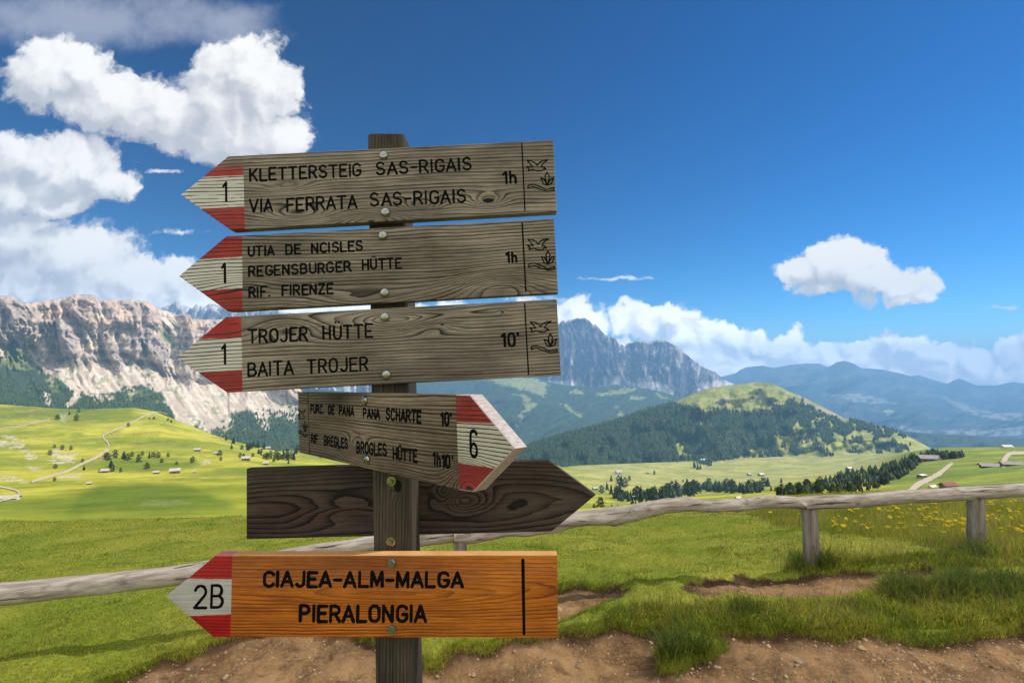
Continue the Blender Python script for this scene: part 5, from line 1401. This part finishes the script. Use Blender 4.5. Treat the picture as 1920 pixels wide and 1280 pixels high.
def hut(px, py, wpx, label, L=None, roof=None, wall=None, depth=.7, hgt=.42, yaw=.35, pitch=.38, name='alpine_hut', cat='hut', openings=1):
    L = L or MEADOW; P = L.P(px, py)[0]; w = wpx * P[1] / F; d = w * depth if depth < 2 else depth; h = w * hgt
    t = empty(name, (P[0], P[1], P[2] - .1 * h)); t.rotation_euler = (0, 0, yaw); tag(t, label, cat)
    a, b = w / 2, d / 2; rh = d * .5 * pitch * 1.6
    mb = MB(); mb.add([(-a, -b, -h * .4), (a, -b, -h * .4), (a, b, -h * .4), (-a, b, -h * .4), (-a, -b, h), (a, -b, h), (a, b, h), (-a, b, h), (-a, 0, h + rh), (a, 0, h + rh)],
                      [(0, 1, 5, 4), (2, 3, 7, 6), (1, 2, 6, 9, 5), (3, 0, 4, 8, 7)])
    obj('wall', mb.mesh('wall'), wall or M_HW, t)
    e = .09 * w; sl = rh / b; mb = MB(); th = .05 * h + .05
    for s in (-1, 1):
        z0 = h - sl * e + .03; z1 = h + rh + .03; y0 = s * (b + e)
        mb.add([(-a - e, y0, z0), (a + e, y0, z0), (a + e, 0, z1), (-a - e, 0, z1), (-a - e, y0, z0 + th), (a + e, y0, z0 + th), (a + e, 0, z1 + th), (-a - e, 0, z1 + th)],
               [(0, 1, 5, 4), (1, 2, 6, 5), (3, 0, 4, 7), (4, 5, 6, 7), (0, 3, 2, 1)])
    obj('roof', mb.mesh('roof'), roof or M_HR, t)
    for i in range(openings):
        x = -a + w * (i + .5) / openings; mb = MB(); mb.box(x - .07 * w / max(1, openings * .6), x + .07 * w / max(1, openings * .6), -b - .04, -b + .02, .15 * h, .75 * h)
        obj('door' if i == 0 else 'window', mb.mesh('opening'), M_HDK, t)


hut(328, 887, 15, 'weathered hut with pale roof in the middle of the left meadow', yaw=.5)
hut(293, 888, 9, 'small hut just left of the larger meadow hut')
hut(364, 886, 5, 'tiny shed right of the meadow hut', openings=0)
hut(167, 908, 7, 'little grey shed alone on the rim of the green knoll', openings=0)
hut(197, 886, 12, 'low hut below the dark pine clump on the left meadow')
hut(14, 936, 34, 'long low farm building inside the curve of the drive at the left edge', depth=.28, hgt=.13, yaw=.18, roof=M_HR, wall=M_HP, name='farm_building', cat='farm building', openings=4)
hut(370, 846, 10, 'small hut high on the left meadow below the crest', openings=0)
hut(407, 852, 8, 'small hut beside a dark pine near the dark unpainted board'); hut(461, 863, 13, 'hut among pines above the left end of the dark unpainted board'); hut(498, 871, 9, 'lower hut among pines above the dark unpainted board')
hut(502, 842, 8, 'tiny hut at the edge of the crest conifers', openings=0)
hut(1744, 864, 34, 'long grey roofed barn at the top of the road on the right meadow', depth=.38, hgt=.22, yaw=-.25, roof=M_HGR, name='barn', cat='barn', openings=3)
hut(1728, 895, 13, 'small dark timber hut with white roof beside the right meadow road', hgt=.4, pitch=.15, roof=M_HP)
hut(1778, 916, 24, 'hut with red roof just above the fence rail', roof=M_HRED, depth=.5, hgt=.3, yaw=.1)
hut(1748, 915, 14, 'white roofed shed left of the red roofed hut', roof=M_HP, wall=M_HP, depth=.5, hgt=.2, openings=0)
hut(1887, 839.5, 16, 'white building on the skyline of the right meadow', roof=M_HP, wall=M_HP, depth=.5, hgt=.22, openings=2, yaw=0)
hut(1862, 875, 40, 'long low shed with grey roof below the far road bend', depth=.2, hgt=.10, yaw=-.16, roof=M_HGR, wall=M_HDK, name='shed', cat='shed', openings=4)
hut(1896, 873, 30, 'blue grey roofed shed at the right end of the low sheds', depth=.3, hgt=.17, yaw=-.2, roof=M_HGR, wall=M_HW, name='shed', cat='shed', openings=2)
hut(1160, 888, 11, 'pale farmhouse at the foot of the forest on the valley pasture', wall=M_HP); hut(1215, 887, 5, 'tiny hut at the forest edge right of the pale farmhouse', openings=0)
hut(1320, 867, 14, 'long pale hut in the corner between the forest and the pasture', depth=.4, roof=M_HP); hut(1187, 936, 11, 'pale hut in front of the tree band', roof=M_HP)
hut(1222, 949, 22, 'pale shingle roof just above the log rail left of centre of the valley', depth=.5, hgt=.25); hut(1384, 936, 10, 'pale roof showing above the log rail beyond the tree band', roof=M_HP, hgt=.3)
hut(1405, 891, 7, 'small hut on the open valley pasture, left one of a pair', openings=0); hut(1427, 892, 9, 'small pale hut on the open valley pasture, right one of a pair', roof=M_HP)
hut(1116, 918, 9, 'small hut right of the tip of the dark unpainted board'); hut(1592, 881, 10, 'pale roofed hut behind the pine belt', roof=M_HP, openings=0)

# ------------------------------------------------------------------ grass, flowers, stones
def blades(name, X, Y, ln, wd, lean, col, label, cat='grass', seg=3, zoff=0.0):
    n = len(X); r = RNG; Z = gz(X, Y) + zoff; a = r.uniform(0, 2 * np.pi, n); fa = r.uniform(0, 2 * np.pi, n)
    s = np.stack([np.cos(a), np.sin(a)], -1) * wd[:, None] * .5; f = np.stack([np.cos(fa), np.sin(fa)], -1) * (ln * lean)[:, None]
    V = np.zeros((n, 5, 3))
    for k, (h, w, b) in enumerate(((0, 1, 0), (0, -1, 0), (.55, .8, .3), (.55, -.8, .3), (1, 0, 1))):
        V[:, k, :2] = np.stack([X, Y], -1) + s * w + f * b; V[:, k, 2] = Z - .004 + ln * h * np.sqrt(np.maximum(1 - (lean * b) ** 2 * .6, .1))
    b = (np.arange(n) * 5)[:, None]; Q = np.array([[0, 1, 3, 2]]) + b; T = np.array([[2, 3, 4]]) + b
    C = np.repeat(col, 5, 0)
    me = raw_mesh(name, V.reshape(-1, 3), [Q, T], False, C)
    return tag(obj(name, me, M_GRASS), label, cat, kind='stuff')


M_GRASS = cover_mat('grass_blades', 0.15, 30, trans=0.40, rough=.6)


def scatter(n, cond, y0=2.3, y1=14.5, xr=1.22, p=1.0):
    """points with a density that falls with distance"""
    Y = np.exp(RNG.uniform(math.log(y0), math.log(y1), n)); X = RNG.uniform(-xr, xr, n) * Y
    Z = gz(X, Y); px, py = project(X, Y, Z); k = cond(X, Y, px, py); return X[k], Y[k], px[k], py[k]


def gcol(X, Y, n):
    q = fbm(X * .9, Y * .9, 4, 161); q2 = fbm(X * 5, Y * 9, 3, 163)
    c = mixc((0.26, 0.32, 0.026), (0.50, 0.48, 0.060), sstep(q + q2 * .6 + RNG.normal(0, .25, n), -.4, .5))
    c = mixc(c, (0.11, 0.175, 0.018), sstep(q2 - q * .5 + RNG.normal(0, .2, n), .1, .55) * .7)
    dry = RNG.random(n) < (.06 + .10 * sstep(fbm(X * 2, Y * 3, 3, 165), 0, .4)); c[dry] = c[dry] * .3 + np.array([.33, .25, .10]) * .7
    return c * RNG.uniform(.8, 1.2, (n, 1))


X, Y, px, py = scatter(330000, lambda X, Y, px, py: (px > -150) & (px < 2070) & (py < 1340) & (gdirt(X, Y) < .42 + RNG.normal(0, .10, len(X))))
n = len(X); ln = RNG.uniform(.010, .027, n) * (1 + .35 * fbm(X * 2, Y * 2, 2, 171) + 1.5 * sstep(fbm(X * 3.1, Y * 4.2, 3, 175), .22, .5)) * (1 + np.clip(Y - 5, 0, 9) * .05); wd = RNG.uniform(.0022, .0042, n) * (Y / 3) ** .9
blades('grass', X, Y, ln, wd, RNG.uniform(.2, .9, n), gcol(X, Y, n), 'short green alpine turf around the path and fence')
# long grass: verge between the two paths, tussocks, fence feet, flower meadow
FLOW = [(1395, 960), (1500, 935), (1920, 915), (2300, 905), (2300, 1062), (1920, 1050), (1840, 1045), (1680, 1012), (1560, 1000), (1450, 985)]
LONG = [[(1130, 1155), (1180, 1135), (1300, 1136), (1560, 1130), (1660, 1108), (1760, 1090), (1930, 1080), (2200, 1070), (2200, 1140), (1920, 1168), (1600, 1190), (1280, 1182), (1140, 1180)],
        [(1470, 1075), (1480, 1035), (1540, 1030), (1620, 1045), (1700, 1040), (1800, 1040), (1960, 1030), (2200, 1030), (2200, 1060), (1900, 1062), (1740, 1070), (1560, 1078)]]
TUSS = [(1700, 1118, 60, 22), (1800, 1108, 60, 22), (1880, 1105, 50, 22), (1545, 1062, 28, 12), (1262, 1226, 34, 20), (1310, 1222, 34, 14), (1400, 1150, 40, 12), (1500, 1060, 22, 14), (1840, 1044, 30, 10)]
def longok(X, Y, px, py):
    m = np.zeros(len(px), bool)
    for pl in LONG: m |= inpoly(px, py, pl)
    for (tx, ty, a, b) in TUSS: m |= ((px - tx) / a) ** 2 + ((py - ty) / b) ** 2 < 1
    return m & (gdirt(X, Y) < .75)
X, Y, px, py = scatter(260000, longok, 2.5, 6.0); n = len(X)
tu = np.zeros(n)
for (tx, ty, a, b) in TUSS: tu = np.maximum(tu, 1 - (((px - tx) / a) ** 2 + ((py - ty) / b) ** 2))
tu = np.clip(tu, 0, 1)
ln = RNG.uniform(.035, .10, n) * (1 + 1.2 * np.sqrt(tu)) * (1 + .5 * fbm(X * 3, Y * 3, 3, 173)); c = gcol(X, Y, n) * RNG.choice([.55, .85, 1.15], (n, 1)); c = mixc(c, np.array([.055, .105, .018]), np.clip(tu * 1.2, 0, .75))
blades('long_grass', X, Y, ln, RNG.uniform(.003, .006, n), RNG.uniform(.25, 1.1, n), c, 'longer tufted grass on the verge and round the fence posts')
X, Y, px, py = scatter(150000, lambda X, Y, px, py: inpoly(px, py, FLOW), 4.0, 11.0); n = len(X)
c = mixc(gcol(X, Y, n) * 1.05, np.array([.34, .25, .09]), (RNG.random(n) < .42) * .75)
blades('flower_meadow', X, Y, RNG.uniform(.07, .19, n), RNG.uniform(.003, .005, n) * (Y / 5), RNG.uniform(.1, .7, n), c, 'tall seeding meadow grass behind the fence on the right')
# grass hanging over the worn bank of the path
X, Y, px, py = scatter(420000, lambda X, Y, px, py: (np.abs(gdirt(X, Y) - .5) < .3) & ((py > 1150) | (px < 1150)) & (px > -100) & (px < 2000), 2.4, 4.6); n = len(X)
blades('verge_grass', X, Y, RNG.uniform(.025, .06, n), RNG.uniform(.0022, .0038, n), RNG.uniform(.4, 1.1, n), gcol(X, Y, n) * .85, 'ragged grass along the worn edge of the path')

# stalks and seed heads standing above the turf
def stalk_ok(X, Y, px, py):
    near = np.zeros(len(px))
    for (tx, ty, a, b) in TUSS + [(1530, 1050, 90, 40), (1600, 1060, 80, 30), (1760, 1060, 200, 40), (1400, 1160, 260, 30), (1820, 1120, 140, 50)]: near = np.maximum(near, 1 - (((px - tx) / a) ** 2 + ((py - ty) / b) ** 2))
    return (near > 0) & (RNG.random(len(px)) < .5) & (gdirt(X, Y) < .3)
X, Y, px, py = scatter(26000, stalk_ok, 2.6, 6.0); n = len(X)
c = np.where(RNG.random((n, 1)) < .45, np.array([[.30, .22, .09]]), np.array([[.10, .15, .03]])) * RNG.uniform(.6, 1.3, (n, 1))
blades('grass_stalks', X, Y, RNG.uniform(.10, .26, n), RNG.uniform(.0018, .0034, n), RNG.uniform(.05, .7, n), c, 'thin dry stalks rising from the tufts by the fence and verge')
# yellow flowers
k_ = NT('petal_yellow'); M_PETAL = k_.out((.92, .72, .015), .6, spec=.2, trans=.25)
k_ = NT('flower_stem'); M_STEM = k_.out((.09, .13, .03), .7, spec=.2)


def flower_meshes(seed):
    r = np.random.default_rng(seed); mb = MB(); n = 13
    for ring, (R, z, k) in enumerate(((1.0, .0, n), (.65, .18, 9), (.3, .28, 5))):
        for i in range(k):
            a = 2 * math.pi * (i + r.uniform(-.2, .2)) / k; w = .2 * R + .05; c, s = math.cos(a), math.sin(a)
            mb.add([(-s * w * .4, c * w * .4, z), (c * R * .7 - s * w, s * R * .7 + c * w, z + .12), (c * R, s * R, z + .05), (c * R * .7 + s * w, s * R * .7 - c * w, z + .12), (s * w * .4, -c * w * .4, z)], [(0, 4, 3, 2, 1)])
    h = mb.mesh('flower_head'); mb = MB()
    for i in range(4): a0, a1 = i * math.pi / 2, (i + 1) * math.pi / 2; mb.add([(.0018 * math.cos(a0), .0018 * math.sin(a0), 0), (.0018 * math.cos(a1), .0018 * math.sin(a1), 0), (.0012 * math.cos(a1) + .01, .0012 * math.sin(a1), .21), (.0012 * math.cos(a0) + .01, .0012 * math.sin(a0), .21)], [(0, 1, 2, 3)])
    s = mb.mesh('flower_stem'); h.materials.append(M_PETAL); s.materials.append(M_STEM); return h, s


FM = [flower_meshes(i) for i in range(3)]
fz = [(1010, 640), (1090, 632), (1150, 632), (1185, 650), (1172, 676), (1208, 626), (1240, 662), (1240, 682), (1260, 650), (1300, 662), (1345, 650), (1342, 694), (1375, 686), (1292, 718), (1316, 714), (1236, 722), (1205, 655), (828, 582), (850, 584), (827, 616), (760, 594), (697, 586), (640, 550), (665, 556), (680, 552), (648, 626), (580, 608),
      (940, 548), (968, 570), (1060, 572), (1046, 490), (1160, 588), (1215, 502), (1250, 510), (1300, 545), (1350, 492), (1632, 522), (1670, 522), (1632, 640), (1640, 626), (1720, 664), (1755, 612), (1726, 584), (1746, 716), (1750, 722), (1880, 552), (1862, 724), (1885, 730), (1905, 738), (1880, 498), (1720, 474), (1660, 480), (1690, 470), (10, 560), (230, 572), (1780, 480), (1815, 500), (1850, 470), (1030, 700), (1440, 670), (1460, 690), (1395, 600), (900, 530), (720, 520), (1800, 560), (1820, 690), (1680, 600)]
random.seed(5)
fz += [(random.uniform(480, 1900), random.uniform(470, 720)) for _ in range(95)]
for x, y in fz:
    qx, qy = 1440 + x / 4, 820 + y / 4
    Yy = 7.5 - (qy - 935) * .032; Yy = max(4.6, Yy + random.uniform(-.1, .1)); p = at(qx, qy, Yy)
    g = float(gz(p[0], p[1])); hgt = max(.10, min(.34, p[2] - g)); t = empty('flower', (p[0], p[1], g))
    tag(t, 'small yellow meadow flower in the tall grass behind the fence', 'flower', 'yellow flowers behind the fence')
    h, s = random.choice(FM); so = obj('stem', s, None, t); so.scale = (1.3, 1.3, hgt / .21)
    ho = obj('flower_head', h, None, t, (.012, 0, hgt)); q = random.uniform(.019, .031); ho.scale = (q, q, q); ho.rotation_euler = (random.uniform(-.2, .9), random.uniform(-.4, .4), random.uniform(0, 6))

# stones
def stone_mesh(seed):
    r = np.random.default_rng(seed); import bmesh
    bm = bmesh.new(); bmesh.ops.create_icosphere(bm, subdivisions=2, radius=1)
    for v in bm.verts:
        c = v.co; k = 1 + .22 * float(perlin(c.x * 1.4 + seed, c.y * 1.4 + c.z * 1.1, seed)) + .08 * float(perlin(c.x * 4, c.z * 4 + c.y * 3, seed + 5)); v.co = Vector((c.x * k, c.y * k * .85, max(c.z, -.5) * k * .62))
    me = bpy.data.meshes.new('stone'); bm.to_mesh(me); bm.free(); return me


k_ = NT('limestone'); n_ = k_.noise(k_.coord('Object'), 2.2, 5, .6); M_STONE = k_.out(k_.mix(k_.ramp(n_, .3, .7), (.46, .36, .25), (.28, .20, .135)), .9, n_, .5, .05, spec=.15)
SM = [stone_mesh(i) for i in range(4)]
for m in SM: m.materials.append(M_STONE)
for (qx, qy, s, lb) in ((352, 1256, .016, 'tan stone at the grass edge below the tip marked 2B'), (1343, 1252, .017, 'pale stone below the grass tongue on the path'), (1296, 1262, .010, 'small stone left of the pale stone on the path'), (1493, 1248, .012, 'flat stone in the middle of the path bottom'), (1692, 1222, .012, 'stone on the right part of the path'),
                        (820, 1262, .013, 'rounded stone just right of the signpost foot'), (1505, 1239, .010, 'pebble beside the flat stone on the path'), (1840, 1238, .011, 'stone near the right end of the path'), (600, 1262, .010, 'stone on the path left of the signpost foot')):
    Yy = 3.0
    for _ in range(30):
        p = at(qx, qy, Yy); Yy += (p[2] - float(gz(p[0], p[1]))) * 1.4
    o = bpy.data.objects.new('stone', random.choice(SM)); COL.objects.link(o); o.location = (p[0], p[1], float(gz(p[0], p[1])) + s * .2); o.scale = (s, s, s); o.rotation_euler = (0, 0, random.uniform(0, 6)); tag(o, lb, 'stone')
X, Y, px, py = scatter(19000, lambda X, Y, px, py: (gdirt(X, Y) > .7) & (RNG.random(len(X)) < .25 + .75 * sstep(fbm(X * 1.5, Y * 1.5, 3, 181) + (px - 1300) / 900, -.1, .6)), 2.4, 4.4); n = len(X)
ic = np.array([(v.co.x, v.co.y, v.co.z) for v in SM[0].vertices]); keep = 12
b8 = np.array([(1, 0, 0), (.3, .9, 0), (-.8, .6, 0), (-.9, -.5, 0), (.1, -1, 0), (.15, .1, .75), (.5, -.3, .6), (-.4, .1, .65)])
f8 = np.array([(0, 1, 5), (1, 2, 5), (2, 7, 5), (2, 3, 7), (3, 4, 7), (4, 6, 7), (7, 6, 5), (4, 0, 6), (0, 5, 6)])
sz = np.exp(RNG.normal(math.log(.0056), .45, n)); a = RNG.uniform(0, 6.28, n); Z = gz(X, Y)
ca, sa = np.cos(a), np.sin(a); st = RNG.uniform(.7, 1.3, (n, 8, 3)); b = b8[None] * st * sz[:, None, None]
V = np.stack([X[:, None] + b[..., 0] * ca[:, None] - b[..., 1] * sa[:, None], Y[:, None] + b[..., 0] * sa[:, None] + b[..., 1] * ca[:, None], Z[:, None] + b[..., 2] - .0008], -1)
C = np.repeat(np.array([[.36, .245, .135]]) * RNG.uniform(.55, 1.35, (n, 1)), 8, 0)
me = raw_mesh('gravel', V.reshape(-1, 3), [(f8[None] + (np.arange(n) * 8)[:, None, None]).reshape(-1, 3)], False, C)
tag(obj('gravel', me, cover_mat('pebbles', .2, 40)), 'loose small stones strewn over the footpath', 'gravel', kind='stuff')

# ------------------------------------------------------------------ haze
def build_haze():
    lo = 1e9; hi = -1e9
    for o in SC.objects:
        if o.type == 'MESH' and o.parent is None:
            for c in o.bound_box:
                z = (o.matrix_world @ Vector(c)).z; lo = min(lo, z); hi = max(hi, z)
    mb = MB(); mb.box(-7500, 18500, -300, 12200, lo - 1.0, hi + 8)
    k = NT('haze_air'); v = k.n('ShaderNodeVolumePrincipled'); v.inputs['Color'].default_value = HAZE_COLOR + (1,); v.inputs['Density'].default_value = HAZE_DENSITY; v.inputs['Anisotropy'].default_value = 0.0
    o = k.n('ShaderNodeOutputMaterial'); k.t.links.new(v.outputs[0], o.inputs['Volume'])
    tag(obj('haze', mb.mesh('haze'), k.m), 'thin blue summer haze filling the air over the valley', 'haze', kind='stuff')


def build_shade_cloud():
    """a small thin cloud, out of view, added on the sunny side to lay soft shade on the foreground"""
    r = np.random.default_rng(12); n = 60; zc = 1500.0; c = np.array(S) * (zc / S.z); vs = []; fs = []
    th = np.linspace(0, 2 * np.pi, n, endpoint=False); rings = 26
    R0 = 52 * (1 + .16 * fbm(np.cos(th) * 1.5, np.sin(th) * 1.5, 4, 191))
    for side in (1, -1):
        for q in range(rings + 1):
            t = q / rings; rr = R0 * math.sin(t * math.pi / 2); hz = (26 if side > 0 else 6) * math.cos(t * math.pi / 2)
            x = rr * np.cos(th) * 1.5; y = rr * np.sin(th); z = side * hz * (1 + .5 * fbm(x / 14, y / 14, 4, 193))
            vs.append(np.stack([x + c[0] + CLOUD_OFF[0], y + c[1] + CLOUD_OFF[1], z + c[2]], -1))
    V = np.concatenate(vs); F1 = []; m = rings + 1; idx = np.arange(n * m * 2).reshape(2, m, n)
    for sd in (0, 1):
        a = idx[sd]; F1.append(np.stack([a[:-1], np.roll(a[:-1], -1, 1), np.roll(a[1:], -1, 1), a[1:]], -1).reshape(-1, 4))
    k = NT('shade_cloud'); d = k.n('ShaderNodeBsdfDiffuse'); d.inputs[0].default_value = (.9, .9, .9, 1); t = k.n('ShaderNodeBsdfTransparent'); mx = k.n('ShaderNodeMixShader'); mx.inputs[0].default_value = CLOUD_OPACITY
    k.t.links.new(t.outputs[0], mx.inputs[1]); k.t.links.new(d.outputs[0], mx.inputs[2]); o = k.n('ShaderNodeOutputMaterial'); k.t.links.new(mx.outputs[0], o.inputs[0])
    tag(obj('cloud', raw_mesh('cloud', V, F1, True), k.m), 'small thin white cloud added out of view to shade the foreground', 'cloud', kind='structure')


CLOUD_OFF, CLOUD_OPACITY = (0, -22), 0.22
build_haze()
build_shade_cloud()  # unseen, added for the shade it casts on the foreground
